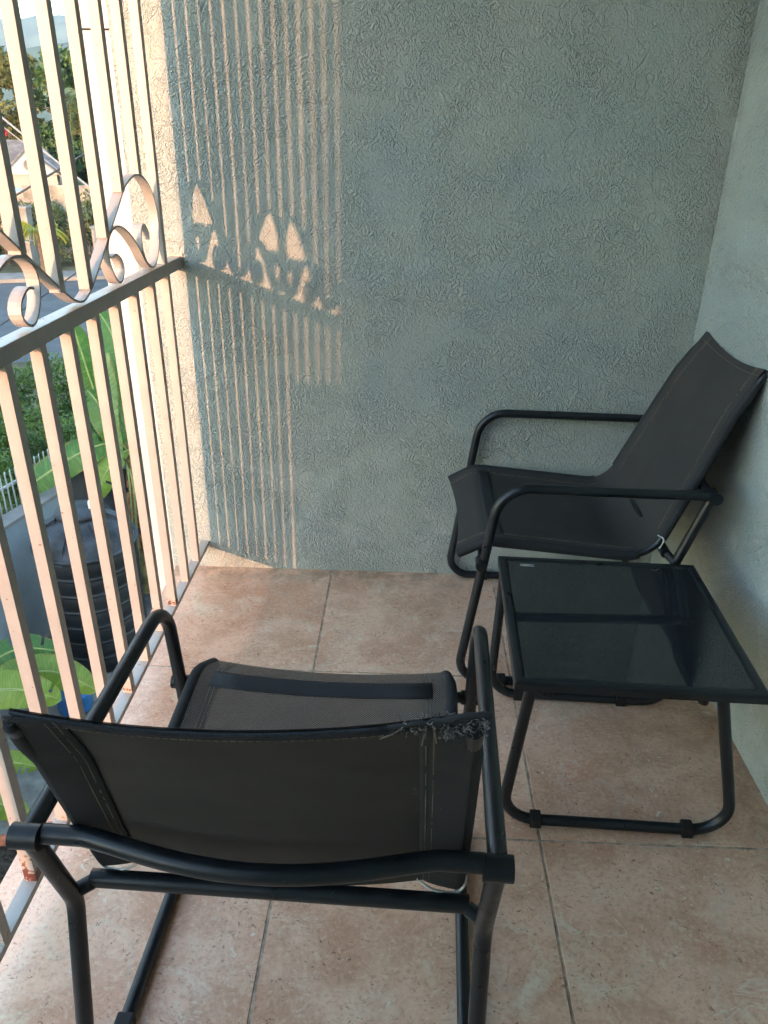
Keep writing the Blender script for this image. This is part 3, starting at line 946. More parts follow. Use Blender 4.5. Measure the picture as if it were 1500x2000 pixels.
lathe("lid", [(0.205, 1.549), (0.215, 1.555), (0.215, 1.585), (0.200, 1.600), (0.0, 1.612)], m_dome, tk, 40, loc=(-0.02, 0, 0.02))
tube("lid_handle", smooth_curve([Vector((0.10, 0.0, 1.60)), Vector((0.10, 0.0, 1.70)), Vector((0.16, 0.02, 1.70)), Vector((0.17, 0.02, 1.62))], 6), 0.012, m_whitewall, tk, 8)

# blue drum, pipe, clay pot
m_blue = simple("blue_plastic", (0.012, 0.085, 0.23), 0.45, 0.2, 6, 0.5)
bd = empty("plastic_drum", (-2.99, 5.50, ZG)); tag(bd, "small blue plastic drum among banana leaves in the yard", "drum")
lathe("drum_body", [(0.0, 0.0), (0.145, 0.0), (0.155, 0.02), (0.155, 0.17), (0.162, 0.18), (0.162, 0.20), (0.155, 0.21), (0.152, 0.34), (0.158, 0.345), (0.158, 0.365), (0.146, 0.37)], m_blue, bd, 36)
lathe("drum_lid", [(0.146, 0.369), (0.142, 0.362), (0.0, 0.360)], m_blue, bd, 36)
pp = tube("water_pipe", fillet([Vector((-3.55, 5.30, ZG + 0.012)), Vector((-2.95, 5.22, ZG + 0.012)), Vector((-2.35, 5.30, ZG + 0.012))], [0, 0.05, 0]), 0.013, m_whitewall, None, 10)
tag(pp, "white plastic water pipe lying on the yard beside the blue drum", "pipe")
m_clay = simple("terracotta", (0.26, 0.085, 0.042), 0.85, 0.25, 7, 0.2)
cp = empty("clay_pot", (-2.72, 3.50, ZG)); tag(cp, "large terracotta clay pot in the yard below the near end of railing", "pot")
lathe("pot_body", [(0.0, 0.0), (0.15, 0.0), (0.17, 0.02), (0.23, 0.26), (0.235, 0.30), (0.20, 0.30)], m_clay, cp, 32)
lathe("pot_rim", [(0.236, 0.29), (0.262, 0.295), (0.262, 0.345), (0.225, 0.348), (0.205, 0.29)], m_clay, cp, 32)
lathe("soil", [(0.205, 0.292), (0.0, 0.305)], simple("potting_soil", (0.03, 0.022, 0.016), 0.95, 0.4, 30, 0.1), cp, 32)

# ------------------------------------------------------------------ plants
m_ban = mat_leaf("banana_leaf", (0.045, 0.115, 0.022), (0.085, 0.175, 0.032), 0.38, 0.35, True)
m_bany = mat_leaf("banana_leaf_yellow", (0.13, 0.205, 0.028), (0.20, 0.275, 0.045), 0.38, 0.45, True)  # brighter, yellower leaf colour
m_banp = mat_leaf("banana_leaf_young", (0.15, 0.22, 0.075), (0.20, 0.28, 0.10), 0.42, 0.4, True)
m_stem = simple("banana_stem", (0.16, 0.13, 0.05), 0.7, 0.35, 9, 0.3)
m_midrib = simple("leaf_midrib", (0.24, 0.27, 0.09), 0.5, 0.15, 9, 0.3)
m_dead = simple("dry_leaf", (0.19, 0.085, 0.040), 0.9, 0.4, 12, 0.2)
def leaf_blade(name, spine, width, mat, parent, side=(0, 0, 1), fold=0.25, tears=0, seed=0, shape=0.9):
    """banana leaf: spine points, blade spread towards 'side' x tangent"""
    rr = random.Random(seed)
    P = resample(smooth_curve(spine, 8), 0.025)
    n = len(P); V, F, U = [], [], []
    H = 7
    up_ = Vector(side).normalized()
    ph = rr.uniform(0, 6)
    for i in range(n):
        s = i / (n - 1)
        t = (P[min(i + 1, n - 1)] - P[max(i - 1, 0)]).normalized()
        lt = t.cross(up_).normalized(); nm = lt.cross(t).normalized()
        w = width * (math.sin(math.pi * min(1, s ** 0.62 * 0.5 + 0.07)) if s < 0.45 else 1.0)
        if s > 0.45: w = width * math.sqrt(max(0.0, 1 - ((s - 0.45) / 0.55) ** 2.6))
        if s <= 0.45: w = width * (0.12 + 0.88 * math.sin(math.pi / 2 * (s / 0.45)) ** shape)
        for k in range(-H, H + 1):
            q = k / H
            wave = 0.012 * math.sin(s * 21 + ph + q * 2.0) * abs(q)
            V.append(P[i] + lt * (q * w) - nm * (fold * w * abs(q) ** 1.6) + nm * wave)
            U.append((s * 1.0, 0.5 + q * 0.5))
    W = 2 * H + 1
    torn = set()
    for _ in range(tears):
        torn.add((rr.randrange(3, n - 3), rr.choice((-1, 1))))
    for i in range(n - 1):
        for k in range(W - 1):
            sd = -1 if k < H else 1
            if (i, sd) in torn and abs(k + 0.5 - H) > 2.0: continue
            F.append((i * W + k, i * W + k + 1, (i + 1) * W + k + 1, (i + 1) * W + k))
    o = mesh_obj(name, V, F, mat, parent, True, U)
    mr = MB(); v, f = tube_geo(P, lambda u_: 0.010 * (1 - 0.8 * u_) + 0.001, 6); mr.add(v, f, True)
    mr.build("midrib", m_midrib, o)
    return o
bn = empty("banana_plant", (-2.98, 7.62 - 0.02, ZG)); tag(bn, "tall banana plant with broad green leaves rising behind the water tank", "banana plant")
bnl = Vector((-2.98, 7.60, ZG))
def loc(p): return Vector(p) - bnl
tube("stem", [loc((-2.98, 7.56, ZG)), loc((-2.95, 7.55, -2.8)), loc((-2.92, 7.50, -2.1)), loc((-2.93, 7.5, -1.7))], lambda u_: 0.085 - 0.035 * u_, m_stem, bn, 12)
leaf_blade("leaf", [loc((-2.93, 7.48, -1.75)), loc((-3.10, 7.35, -1.68)), loc((-3.32, 7.2, -1.73)), loc((-3.62, 7.1, -1.90)), loc((-3.92, 7.0, -2.10))], 0.17, m_ban, bn, (0.25, -0.75, 0.55), 0.2, 5, 1)
leaf_blade("leaf", [loc((-2.97, 7.52, -1.8)), loc((-3.16, 7.58, -1.55)), loc((-3.24, 7.6, -1.2)), loc((-3.30, 7.6, -0.85)), loc((-3.36, 7.6, -0.46))], 0.15, m_ban, bn, (0.45, -0.85, 0.1), 0.35, 3, 2)
leaf_blade("leaf", [loc((-2.95, 7.5, -1.6)), loc((-3.06, 7.5, -1.05)), loc((-3.08, 7.45, -0.80)), loc((-3.05, 7.38, -1.05)), loc((-3.02, 7.3, -1.5)), loc((-2.98, 7.28, -2.02))], 0.115, m_banp, bn, (-0.2, -0.9, 0.3), 0.45, 0, 3)
leaf_blade("leaf", [loc((-2.90, 7.46, -1.78)), loc((-2.98, 7.30, -1.80)), loc((-3.08, 7.18, -1.95)), loc((-3.20, 7.08, -2.22))], 0.12, m_bany, bn, (0.3, -0.6, 0.7), 0.25, 4, 4)
leaf_blade("leaf", [loc((-2.95, 7.52, -1.7)), loc((-3.0, 7.75, -1.1)), loc((-3.1, 7.95, -0.7)), loc((-3.3, 8.1, -0.42))], 0.15, m_ban, bn, (0.2, -0.8, 0.5), 0.3, 4, 5)
leaf_blade("leaf", [loc((-2.95, 7.52, -1.75)), loc((-2.75, 7.8, -1.2)), loc((-2.9, 8.1, -0.9)), loc((-3.1, 8.4, -0.75))], 0.17, m_ban, bn, (0.1, -0.5, 0.8), 0.3, 4, 6)
leaf_blade("leaf", [loc((-2.90, 7.46, -1.85)), loc((-3.05, 7.4, -1.5)), loc((-3.2, 7.5, -1.25)), loc((-3.45, 7.7, -1.1))], 0.15, m_ban, bn, (0.1, -0.7, 0.7), 0.3, 4, 16)
for k in range(7):
    a = rnd.uniform(-0.06, 0.10); 
    leaf_blade("dry_leaf", [loc((-2.93 + a * .4, 7.46, -1.9 - rnd.uniform(0, .25))), loc((-2.86 + a, 7.36, -2.15)), loc((-2.86 + a, 7.30, -2.5)), loc((-2.88 + a * 1.3, 7.28, -2.75 - rnd.uniform(0, .4)))], 0.045, m_dead, bn, (0.3, -1, 0.2), 0.6, 3, 30 + k)

bn2 = empty("banana_plant", (-3.62, 4.78, ZG)); tag(bn2, "low banana plant with bright yellow green leaves spreading over the yard", "banana plant")
b2 = Vector((-3.62, 4.78, ZG))
def l2(p): return Vector(p) - b2
tube("stem", [l2((-3.62, 4.78, ZG)), l2((-3.60, 4.80, -3.2)), l2((-3.57, 4.84, -2.95))], lambda u_: 0.07 - 0.025 * u_, m_stem, bn2, 12)
leaf_blade("leaf", [l2((-3.57, 4.82, -3.0)), l2((-3.35, 4.75, -2.80)), l2((-3.10, 4.72, -2.76)), l2((-2.95, 4.76, -2.80)), l2((-2.74, 4.84, -2.95))], 0.155, m_bany, bn2, (-0.05, -0.75, 0.65), 0.15, 2, 11)
leaf_blade("leaf", [l2((-3.55, 4.86, -3.0)), l2((-3.25, 5.00, -2.88)), l2((-3.02, 5.08, -2.86)), l2((-2.82, 5.1, -2.90)), l2((-2.56, 5.12, -3.08))], 0.15, m_bany, bn2, (0.0, -0.8, 0.6), 0.2, 3, 12)
leaf_blade("leaf", [l2((-3.57, 4.86, -2.98)), l2((-3.45, 5.1, -2.83)), l2((-3.25, 5.28, -2.78)), l2((-2.95, 5.42, -2.90))], 0.14, m_ban, bn2, (0.2, -0.7, 0.7), 0.3, 6, 13)
leaf_blade("leaf", [l2((-3.57, 4.84, -2.98)), l2((-3.48, 5.02, -2.95)), l2((-3.3, 5.1, -3.0)), l2((-3.12, 5.2, -3.15))], 0.13, m_ban, bn2, (0.2, -0.7, 0.7), 0.3, 6, 14)
bn3 = empty("banana_plant", (-3.25, 4.05, ZG)); tag(bn3, "young banana plant in the yard next to the clay pot", "banana plant")
b3 = Vector((-3.25, 4.05, ZG))
def l3(p): return Vector(p) - b3
tube("stem", [l3((-3.25, 4.05, ZG)), l3((-3.24, 4.07, -3.35))], lambda u_: 0.05 - 0.02 * u_, m_stem, bn3, 10)
leaf_blade("leaf", [l3((-3.24, 4.07, -3.38)), l3((-3.1, 4.2, -3.16)), l3((-2.97, 4.30, -3.12)), l3((-2.78, 4.40, -3.25))], 0.10, m_bany, bn3, (0, -0.75, 0.65), 0.2, 2, 21)
leaf_blade("leaf", [l3((-3.24, 4.05, -3.38)), l3((-3.1, 4.0, -3.2)), l3((-2.92, 3.98, -3.18)), l3((-2.68, 3.95, -3.3))], 0.12, m_bany, bn3, (0, -0.75, 0.65), 0.2, 2, 22)
leaf_blade("leaf", [l3((-3.24, 4.05, -3.38)), l3((-3.2, 3.85, -3.2)), l3((-3.05, 3.72, -3.12)), l3((-2.85, 3.6, -3.2))], 0.12, m_ban, bn3, (0, -0.75, 0.65), 0.2, 2, 23)

def foliage(name, centers, radii, n, size, mat, parent, seed, upbias=0.25, aspect=0.45, kind=None):
    """many leaf-sized rhombs spread through clumps"""
    rs = np.random.RandomState(seed)
    cs = np.array(centers, float); rd = np.array(radii, float)
    w = (rd.prod(axis=1)) ** (2 / 3); w /= w.sum()
    ci = rs.choice(len(cs), n, p=w)
    d = rs.normal(size=(n, 3)); d /= np.linalg.norm(d, axis=1)[:, None]
    rr = rs.uniform(0.25, 1.0, n) ** 0.55
    pos = cs[ci] + d * rr[:, None] * rd[ci]
    a = rs.normal(size=(n, 3)) * 0.7 + d * 0.8; a[:, 2] += rs.uniform(-0.8, 0.3, n); a /= np.linalg.norm(a, axis=1)[:, None]
    nn_ = rs.normal(size=(n, 3)) * 0.6 + d * 0.5; nn_[:, 2] += upbias * 2
    b_ = np.cross(a, nn_); b_ /= (np.linalg.norm(b_, axis=1)[:, None] + 1e-9)
    sz = size * rs.uniform(0.6, 1.35, n)[:, None]
    v = np.empty((n, 4, 3))
    v[:, 0] = pos - a * sz * 0.5
    v[:, 1] = pos + b_ * sz * aspect * 0.5 + a * sz * 0.05
    v[:, 2] = pos + a * sz * 0.5
    v[:, 3] = pos - b_ * sz * aspect * 0.5 + a * sz * 0.05
    me = bpy.data.meshes.new(name)
    me.vertices.add(n * 4); me.vertices.foreach_set("co", v.reshape(-1))
    me.loops.add(n * 4); me.loops.foreach_set("vertex_index", np.arange(n * 4, dtype=np.int32))
    me.polygons.add(n); me.polygons.foreach_set("loop_start", np.arange(0, n * 4, 4, dtype=np.int32))
    me.polygons.foreach_set("loop_total", np.full(n, 4, dtype=np.int32))
    me.update(calc_edges=True)
    o = link_mesh(name, me, mat, parent)
    if kind: o["kind"] = kind
    return o

m_bush = mat_leaf("feathery_shrub_leaf", (0.026, 0.068, 0.014), (0.10, 0.165, 0.034), 0.55, 0.35)
m_hedge = mat_leaf("dusty_hedge_leaf", (0.035, 0.065, 0.025), (0.11, 0.13, 0.045), 0.6, 0.25)
m_tree = mat_leaf("dark_tree_leaf", (0.020, 0.055, 0.014), (0.085, 0.14, 0.03), 0.5, 0.25)
m_tree2 = mat_leaf("olive_tree_leaf", (0.035, 0.055, 0.014), (0.16, 0.15, 0.035), 0.5, 0.25)
m_red = mat_leaf("red_blossom", (0.40, 0.02, 0.035), (0.55, 0.05, 0.07), 0.5, 0.3)
m_yel = mat_leaf("yellow_palm_leaf", (0.20, 0.22, 0.02), (0.36, 0.32, 0.03), 0.5, 0.35)
m_palm = mat_leaf("grey_green_palm_leaf", (0.06, 0.10, 0.05), (0.15, 0.20, 0.09), 0.5, 0.3)
m_bark = simple("grey_bark", (0.11, 0.085, 0.065), 0.95, 0.3, 6, 0.1, 0.5, 12)

shr = [(-5.05, 8.9, 0.62, 0.9, "leafy green shrub just beyond the picket fence"),
       (-6.0, 10.6, 0.85, 1.05, "broad green shrub at the far left of the garden bed"),
       (-5.15, 10.9, 0.70, 0.85, "green shrub in the middle of the garden bed beyond fence"),
       (-6.35, 12.6, 0.85, 1.15, "tall feathery green shrub nearest the street"),
       (-5.55, 13.0, 0.70, 0.9, "feathery green shrub beside the upright banana leaf"),
       (-4.6, 11.6, 0.70, 0.8, "green shrub behind the banana plant"),
       (-7.3, 12.4, 0.9, 1.15, "green shrub at the outer end of the garden bed")]
for k, (x, y, r_, h_, lb) in enumerate(shr):
    e = empty("garden_shrub", (x, y, ZG)); tag(e, lb, "shrub", "shrubs in the garden bed beyond the yard wall")
    rs = random.Random(40 + k)
    cs, rd = [], []
    for j in range(16):
        a = rs.uniform(0, 6.28); q = rs.uniform(0, 0.8) * r_
        z = rs.uniform(0.25, 1.0) * h_
        cs.append((q * math.cos(a), q * math.sin(a), z)); s_ = rs.uniform(0.20, 0.36)
        rd.append((s_, s_, s_ * 0.9))
    foliage("foliage", cs, rd, 5200, 0.085, m_bush, e, 60 + k, 0.3, 0.32)
    for j in range(6):
        c = cs[j]
        tube("stem", [Vector((c[0] * 0.15, c[1] * 0.15, 0)), Vector((c[0] * 0.6, c[1] * 0.6, c[2] * 0.6)), Vector(c)], lambda u_: 0.018 - 0.013 * u_, m_bark, e, 6)

# overgrown hedge along the street, with a low wall and gate posts
def hedge(x, y, w, dep, h, lb, seed, mat):
    e = empty("hedge", (x, y, ZG)); tag(e, lb, "hedge", "overgrown hedges across the street")
    rs = random.Random(seed); cs, rd = [], []
    for j in range(46):
        cs.append((rs.uniform(-w, w), rs.uniform(-dep, dep), rs.uniform(0.2, 0.92) * h)); s_ = rs.uniform(0.35, 0.6); rd.append((s_, s_, s_ * 0.8))
    foliage("foliage", cs, rd, 7000, 0.17, mat, e, seed, 0.3, 0.45)
    for j in range(8):
        c = cs[j]; tube("stem", [Vector((c[0], c[1], 0)), Vector((c[0] + rs.uniform(-.2, .2), c[1], h * 0.8))], 0.03, m_bark, e, 6)
hedge(-15.0, 32.2, 2.0, 0.7, 2.55, "olive green overgrown hedge across the street, below white carport", 71, m_hedge)
hedge(-11.4, 33.2, 2.0, 0.7, 2.7, "olive green overgrown hedge across the street, right of the gate post", 72, m_hedge)
hedge(-19.0, 30.8, 2.0, 0.7, 2.2, "olive green overgrown hedge across the street, at far left", 73, m_hedge)
for k, (x, y, h, lb) in enumerate([(-14.55, 30.1, 1.05, "short grey concrete gate post beside the far pavement"), (-14.9, 31.0, 2.2, "tall pale concrete gate post in the hedge across the street"), (-12.2, 31.4, 1.5, "slim pale concrete post in the hedge, right of the gate")]):
    g_ = empty("gate_post", (x, y, ZG)); tag(g_, lb, "post", "gate posts across the street")
    b_ = MB(); b_.box(-0.22, 0.22, -0.22, 0.22, 0, h); b_.build("shaft", m_pave, g_, 0.01)
    b_ = MB(); b_.box(-0.26, 0.26, -0.26, 0.26, h + 0.001, h + 0.09); b_.build("cap", m_pave, g_, 0.015)
wall_run("garden_wall", (-16.4, 34.4), (-8.0, 37.8), ZG, -0.78, 0.25, simple("weathered_stone", (0.26, 0.22, 0.18), 0.95, 0.3, 1.5, 0.1), "weathered stone garden wall behind the hedge", None)

# houses across the street
m_hwall = simple("white_house_paint", (0.36, 0.37, 0.38), 0.8, 0.05, 1.0, 0.3)
m_beige = simple("beige_house_paint", (0.30, 0.25, 0.215), 0.8, 0.1, 1.0, 0.3)
m_roof = simple("grey_roof_shingle", (0.15, 0.135, 0.13), 0.9, 0.2, 2.5, 0.2)
m_glass = simple("dark_window", (0.02, 0.025, 0.03), 0.1, 0.2, 3, 0.5)
hs = empty("gable_house", (-19.2, 42.5, ZG), R(25)); tag(hs, "white gabled house with grey roof and round vent across the street", "house")
b_ = MB(); b_.box(-4.0, 0.9, -1.6, 3.2, 0, 3.15); b_.build("wall", m_beige, hs)
rf = MB()
rf.add([(-4.4, -2.0, 3.16), (1.25, -2.0, 3.16), (1.25, 3.6, 3.16), (-4.4, 3.6, 3.16), (-2.2, 0.8, 4.50), (0.1, 0.8, 4.50)], [(0, 1, 5, 4), (1, 2, 5), (2, 3, 4, 5), (3, 0, 4), (3, 2, 1, 0)])
roof = rf.build("roof", m_roof, hs)
gb = MB()
gx = -0.45
gb.add([(gx - 1.25, -2.5, 3.0), (gx + 1.25, -2.5, 3.0), (gx, -2.5, 4.1), (gx - 1.25, -2.38, 3.0), (gx + 1.25, -2.38, 3.0), (gx, -2.38, 4.1)], [(0, 1, 2), (5, 4, 3), (0, 3, 4, 1), (1, 4, 5, 2), (2, 5, 3, 0)])
gable = gb.build("gable", m_hwall, hs)
gr = MB()
for s in (-1, 1):
    gr.add([(gx, -2.62, 4.19), (gx + s * 1.5, -2.62, 2.86), (gx + s * 1.5, 1.2, 2.86), (gx, 1.2, 4.19), (gx, -2.62, 4.11), (gx + s * 1.5, -2.62, 2.78), (gx + s * 1.5, 1.2, 2.78), (gx, 1.2, 4.11)],
           [(0, 1, 2, 3), (7, 6, 5, 4), (0, 4, 5, 1), (1, 5, 6, 2), (2, 6, 7, 3)])
gr.build("gable_roof", m_roof, hs)
b_ = MB(); b_.box(gx - 1.2, gx + 1.2, -2.46, -1.61, 0, 2.99); b_.build("porch_wall", m_beige, hs)
v, f = lathe_geo([(0.0, 0.02), (0.16, 0.02), (0.20, 0.05), (0.25, 0.05), (0.25, 0.0)], 24)
b_ = MB(); b_.add([(gx + x, -2.505 - z, 3.42 + y) for x, y, z in v], f, True); b_.build("round_vent", m_roof, gable)
for x in (-3.0,):
    b_ = MB(); b_.box(x - 0.5, x + 0.5, -1.64, -1.605, 1.2, 2.4); wnd = b_.build("window", m_glass, hs)
    b_ = MB()
    for (x0, x1, z0, z1) in ((-.56, .56, 2.4, 2.46), (-.56, .56, 1.14, 1.2), (-.56, -.5, 1.2, 2.4), (.5, .56, 1.2, 2.4), (-.02, .02, 1.2, 2.4)):
        b_.box(x + x0, x + x1, -1.66, -1.641, z0, z1)
    b_.build("window_frame", m_hwall, wnd)
cpv = empty("carport", (-17.2, 36.6, ZG), R(22)); tag(cpv, "white flat roofed carport in front of the gabled house", "carport")
b_ = MB(); b_.box(-1.9, 1.35, -1.0, 1.6, 2.40, 2.52); b_.build("roof_slab", m_hwall, cpv, 0.01)
b_ = MB(); b_.box(-1.92, 1.37, -1.03, -1.005, 2.28, 2.50); b_.build("fascia", m_beige, cpv)
for x, y in ((-1.7, -0.85), (1.15, -0.85), (-1.7, 1.45), (1.15, 1.45)):
    b_ = MB(); b_.box(x - 0.07, x + 0.07, y - 0.07, y + 0.07, 0, 2.398); b_.build("column", m_hwall, cpv)
hs2 = empty("white_house", (-12.6, 42.5, ZG), R(20)); tag(hs2, "small white house half hidden by palms right of the carport", "house")
b_ = MB(); b_.box(-2.6, 2.6, -2, 2, 0, 3.1); b_.build("wall", m_hwall, hs2)
rf = MB(); rf.add([(-2.9, -2.3, 3.101), (2.9, -2.3, 3.101), (2.9, 2.3, 3.101), (-2.9, 2.3, 3.101), (-1.2, 0, 4.0), (1.2, 0, 4.0)], [(0, 1, 5, 4), (1, 2, 5), (2, 3, 4, 5), (3, 0, 4), (3, 2, 1, 0)])
rf.build("roof", m_roof, hs2)
b_ = MB(); b_.box(-1.6, -0.6, -2.03, -2.005, 1.1, 2.3); b_.build("window", m_glass, hs2)

# trees
def tree(name, x, y, zb, h, rx, rz_, n, size, mat, lb, seed, lowfrac=0.25, cat="tree"):
    e = empty(name, (x, y, zb)); tag(e, lb, cat, "trees behind the houses across the street")
    rs = random.Random(seed); cs, rd = [], []
    for j in range(60):
        a = rs.uniform(0, 6.28); q = math.sqrt(rs.random()) * rx
        zt_ = h * (lowfrac + (1 - lowfrac) * rs.random())
        lim = math.sqrt(max(0.05, 1 - ((zt_ / h - 0.55) / 0.5) ** 2))
        cs.append((q * lim * math.cos(a), q * lim * math.sin(a), zt_)); s_ = rs.uniform(0.5, 1.05) * rx * 0.27
        rd.append((s_, s_, s_ * 0.8))
    foliage("crown", cs, rd, n, size, mat, e, seed, 0.3, 0.5)
    tr = tube("trunk", [Vector((0, 0, 0)), Vector((0.1, 0.05, h * 0.3)), Vector((-0.1, 0.1, h * 0.6)), Vector((0.1, 0, h * 0.85))], lambda u_: 0.05 * h * (1 - 0.85 * u_), m_bark, e, 10)
    for j in range(9):
        c = Vector(cs[j]); s0 = Vector((0, 0, h * rs.uniform(0.25, 0.55)))
        tube("limb", [s0, s0.lerp(c, 0.5) + Vector((0, 0, 0.2)), c], lambda u_: 0.016 * h * (1 - 0.85 * u_), m_bark, tr, 6)
    return e
tree("broad_tree", -23.4, 51.5, ZG, 8.7, 3.6, 0, 15000, 0.34, m_tree2, "olive brown broad tree behind the gabled house, with sky gaps", 81)
tree("dense_tree", -19.6, 50.5, ZG, 8.8, 3.7, 0, 16000, 0.34, m_tree, "dense dark green tree rising above the carport", 82, 0.1)
tree("dense_tree", -28.0, 50.0, ZG, 7.6, 3.4, 0, 9000, 0.36, m_tree, "dark green tree at the far left edge of the view", 83, 0.1)
tree("dense_tree", -15.5, 54.0, ZG, 8.6, 3.8, 0, 10000, 0.36, m_tree, "dark green tree hidden partly by the white pilaster", 84, 0.1)
tree("flowering_tree", -22.55, 45.2, ZG, 6.0, 0.75, 0, 1200, 0.18, m_red, "small tree with bright red blossom beside the gabled house", 85, 0.6)
def palm(x, y, zb, h, L, nf, mat, lb, seed, droop=1.0, leafw=0.03):
    e = empty("palm", (x, y, zb)); tag(e, lb, "palm", "palms across the street")
    rs = random.Random(seed)
    tube("trunk", [Vector((0, 0, 0)), Vector((0.05, 0, h * 0.5)), Vector((0, 0, h))], lambda u_: 0.11 - 0.03 * u_, m_bark, e, 10)
    for k in range(nf):
        a = 2 * math.pi * k / nf + rs.uniform(-0.2, 0.2); el = rs.uniform(0.1, 0.9)
        dv = Vector((math.cos(a), math.sin(a), 0))
        P = []
        for i in range(10):
            s = i / 9
            P.append(Vector((0, 0, h)) + dv * L * s * (1 - 0.25 * droop * s) + Vector((0, 0, L * (el * s - droop * 0.9 * s * s))))
        m_ = MB(); v, f = tube_geo(P, 0.018, 5); m_.add(v, f, True)
        for i in range(1, 28):
            s = i / 28; j = min(8, int(s * 9)); p0 = P[j].lerp(P[j + 1], s * 9 - j)
            for sd in (-1, 1):
                lt = Vector((-dv.y, dv.x, 0)) * sd
                ll = L * 0.28 * math.sin(math.pi * (0.15 + 0.8 * s))
                tip = p0 + lt * ll * 0.7 + dv * ll * 0.5 - Vector((0, 0, ll * 0.45))
                wv = dv * leafw * L * 0.5
                m_.add([p0 - wv, p0 + wv, p0.lerp(tip, 0.5) + wv * 0.9, tip, p0.lerp(tip, 0.5) - wv * 0.9], [(0, 1, 2, 3, 4)])
        m_.build("frond", mat, e)
palm(-17.2, 44.6, ZG, 6.6, 2.8, 13, m_palm, "grey green palm with long hanging fronds behind the small white house", 91, 1.6)
palm(-13.05, 27.9, ZG, 1.75, 1.3, 11, m_yel, "small yellow green palm at the edge of the street", 92, 0.95, 0.05)
palm(-15.4, 38.4, ZG, 2.6, 1.5, 12, m_palm, "low fan of green palm fronds over the garden wall", 93, 0.9, 0.05)
palm(-13.7, 38.6, ZG, 2.5, 1.5, 12, m_palm, "low green palm at the right end of the garden wall", 94, 0.9, 0.05)

# utility cables
m_cable = simple("grey_cable", (0.20, 0.20, 0.21), 0.6, 0.1, 3, 0.3)
m_cabled = simple("black_cable", (0.03, 0.035, 0.045), 0.5, 0.1, 3, 0.3)
def cable(a, b_, sag_, r_, mat, lb):
    a, b_ = Vector(a), Vector(b_); d_ = b_ - a
    P = [a - d_ * 0.5 + d_ * 2.0 * k / 24 - Vector((0, 0, sag_ * (1 - (2 * k / 24 - 1) ** 2))) for k in range(25)]
    tag(tube("utility_cable", P, r_, mat, None, 6), lb, "cable", "utility cables over the street")
cable((-18.33, 31.18, 4.6), (-9.79, 28.5, -1.3), 0.3, 0.040, m_cable, "thick pale cable running down across the trees")
cable((-18.33, 31.18, 4.2), (-9.79, 28.9, -1.75), 0.25, 0.018, m_cable, "thin pale cable under the thick one across the trees")
cable((-15.3, 24.76, -1.9), (-6.25, 27.55, 3.3), 0.3, 0.032, m_cabled, "dark cable rising to the right in front of the houses")
cable((-7.99, 11.38, -2.35), (-3.24, 13.02, 0.75), 0.2, 0.011, m_cabled, "dark cable crossing in front of the street")

# unseen house added behind the viewer to keep low sun off the yard
nb = empty("yard_shade_house", (-9.0, -17.0, ZG)); tag(nb, "white house added unseen behind the viewer to shade the yard", "house")
b_ = MB(); b_.box(-9, 16, -3, 3, 0, 4.0); b_.build("wall", m_hwall, nb)
rf = MB(); rf.add([(-9.5, -3.5, 4.001), (16.5, -3.5, 4.001), (16.5, 3.5, 4.001), (-9.5, 3.5, 4.001), (-6, 0, 5.0), (13, 0, 5.0)], [(0, 1, 5, 4), (1, 2, 5), (2, 3, 4, 5), (3, 0, 4), (3, 2, 1, 0)])
rf.build("roof", m_roof, nb)
ab = empty("sky_blocker", (-15.4, -18.0, ZG)); tag(ab, "plain beige block added unseen behind the viewer to hold back low sky", "building")  # tall box added out of view to block bright sunward sky
b_ = MB(); b_.box(-8.0, 6.4, -10.5, -3.6, 0, 10.4); b_.build("wall", m_beige, ab)
b_ = MB(); b_.box(-8.2, 6.6, -10.7, -3.4, 10.401, 10.6); b_.build("roof_slab", m_pave, ab)
for k in range(4):
    for j in range(3):
        b_ = MB(); b_.box(-6.6 + k * 3.4, -5.3 + k * 3.4, -3.61, -3.56, 1.2 + j * 3.2, 2.6 + j * 3.2); b_.build("window", m_glass, ab)

for k, (tx, ty, th, lb) in enumerate([(-13.2, -60.0, 9.3, "unseen tree added to thin the low sun, right one of three"), (-16.2, -61.5, 9.6, "unseen tree added to thin the low sun, middle one of three"), (-19.4, -60.5, 9.2, "unseen tree added to thin the low sun, left one of three")]):
    bt = tree("added_shade_tree", tx, ty, ZG, th, 2.3, 0, 4200, 0.30, m_tree, lb, 120 + k, 0.35)  # unseen crowns added to fade the lower sun stripes
    bt["group"] = "trees added unseen behind the viewer"
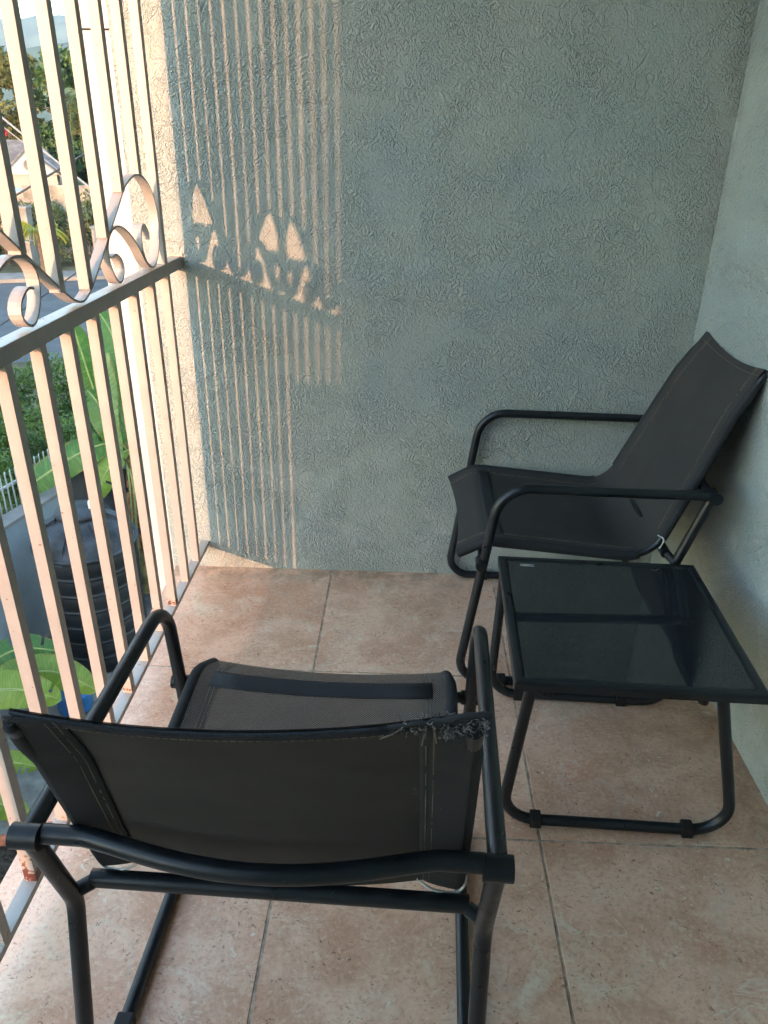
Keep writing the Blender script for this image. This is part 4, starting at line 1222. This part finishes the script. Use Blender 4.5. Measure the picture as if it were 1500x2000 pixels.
# hills
def hill(name, y0, y1, x0, x1, hfun, mat, seed):
    nx, ny = 120, 14
    rs = np.random.RandomState(seed); ph = rs.uniform(0, 6.28, (8, 2))
    V, F = [], []
    for j in range(ny + 1):
        for i in range(nx + 1):
            u_, v_ = i / nx, j / ny
            x = x0 + (x1 - x0) * u_; y = y0 + (y1 - y0) * v_
            h = hfun(x) * math.sin(math.pi * v_ * 0.5 * 1.6 if v_ < 0.62 else math.pi * 0.5) ** 1.1
            for k in range(8):
                fr = 0.004 * 1.75 ** k
                h += hfun(x) * 0.10 / 1.5 ** k * math.sin(x * fr * 2 + ph[k, 0]) * math.sin(y * fr * 2.6 + ph[k, 1]) * min(1, v_ * 3)
            V.append((x, y, ZG - 2 + max(0, h)))
    for j in range(ny):
        for i in range(nx):
            a = j * (nx + 1) + i; F.append((a, a + 1, a + nx + 2, a + nx + 1))
    o = mesh_obj(name, V, F, mat, None, True); tag(o, kind="structure"); return o
m_hill = simple("forested_slope", (0.055, 0.085, 0.045), 0.95, 0.22, 0.03, 0.0)
m_hill2 = simple("far_forested_slope", (0.07, 0.095, 0.06), 0.95, 0.22, 0.02, 0.0)
hill("hills", 620, 900, -1200, 500, lambda x: 84 + 10 * math.sin(x * 0.008 + 1.0), m_hill, 3)
hill("hills", 1150, 1500, -1800, 700, lambda x: 188 + 20 * math.sin(x * 0.006 + 2.4), m_hill2, 4)

# evening haze
hz = box("haze", -2000, 1000, -60, 1600, ZG - 8, 270, None)
hz["kind"] = "stuff"
hm = bpy.data.materials.new("haze_air"); hm.use_nodes = True
ht = hm.node_tree
for n in list(ht.nodes): ht.nodes.remove(n)
pvn = ht.nodes.new("ShaderNodeVolumePrincipled"); ho = ht.nodes.new("ShaderNodeOutputMaterial")
pvn.inputs["Color"].default_value = (0.50, 0.72, 1.0, 1)
pvn.inputs["Density"].default_value = 0.00055
pvn.inputs["Anisotropy"].default_value = 0.0
ht.links.new(pvn.outputs[0], ho.inputs["Volume"])
pvn.inputs["Density"].default_value = 0.00032
hz.data.materials.append(hm)
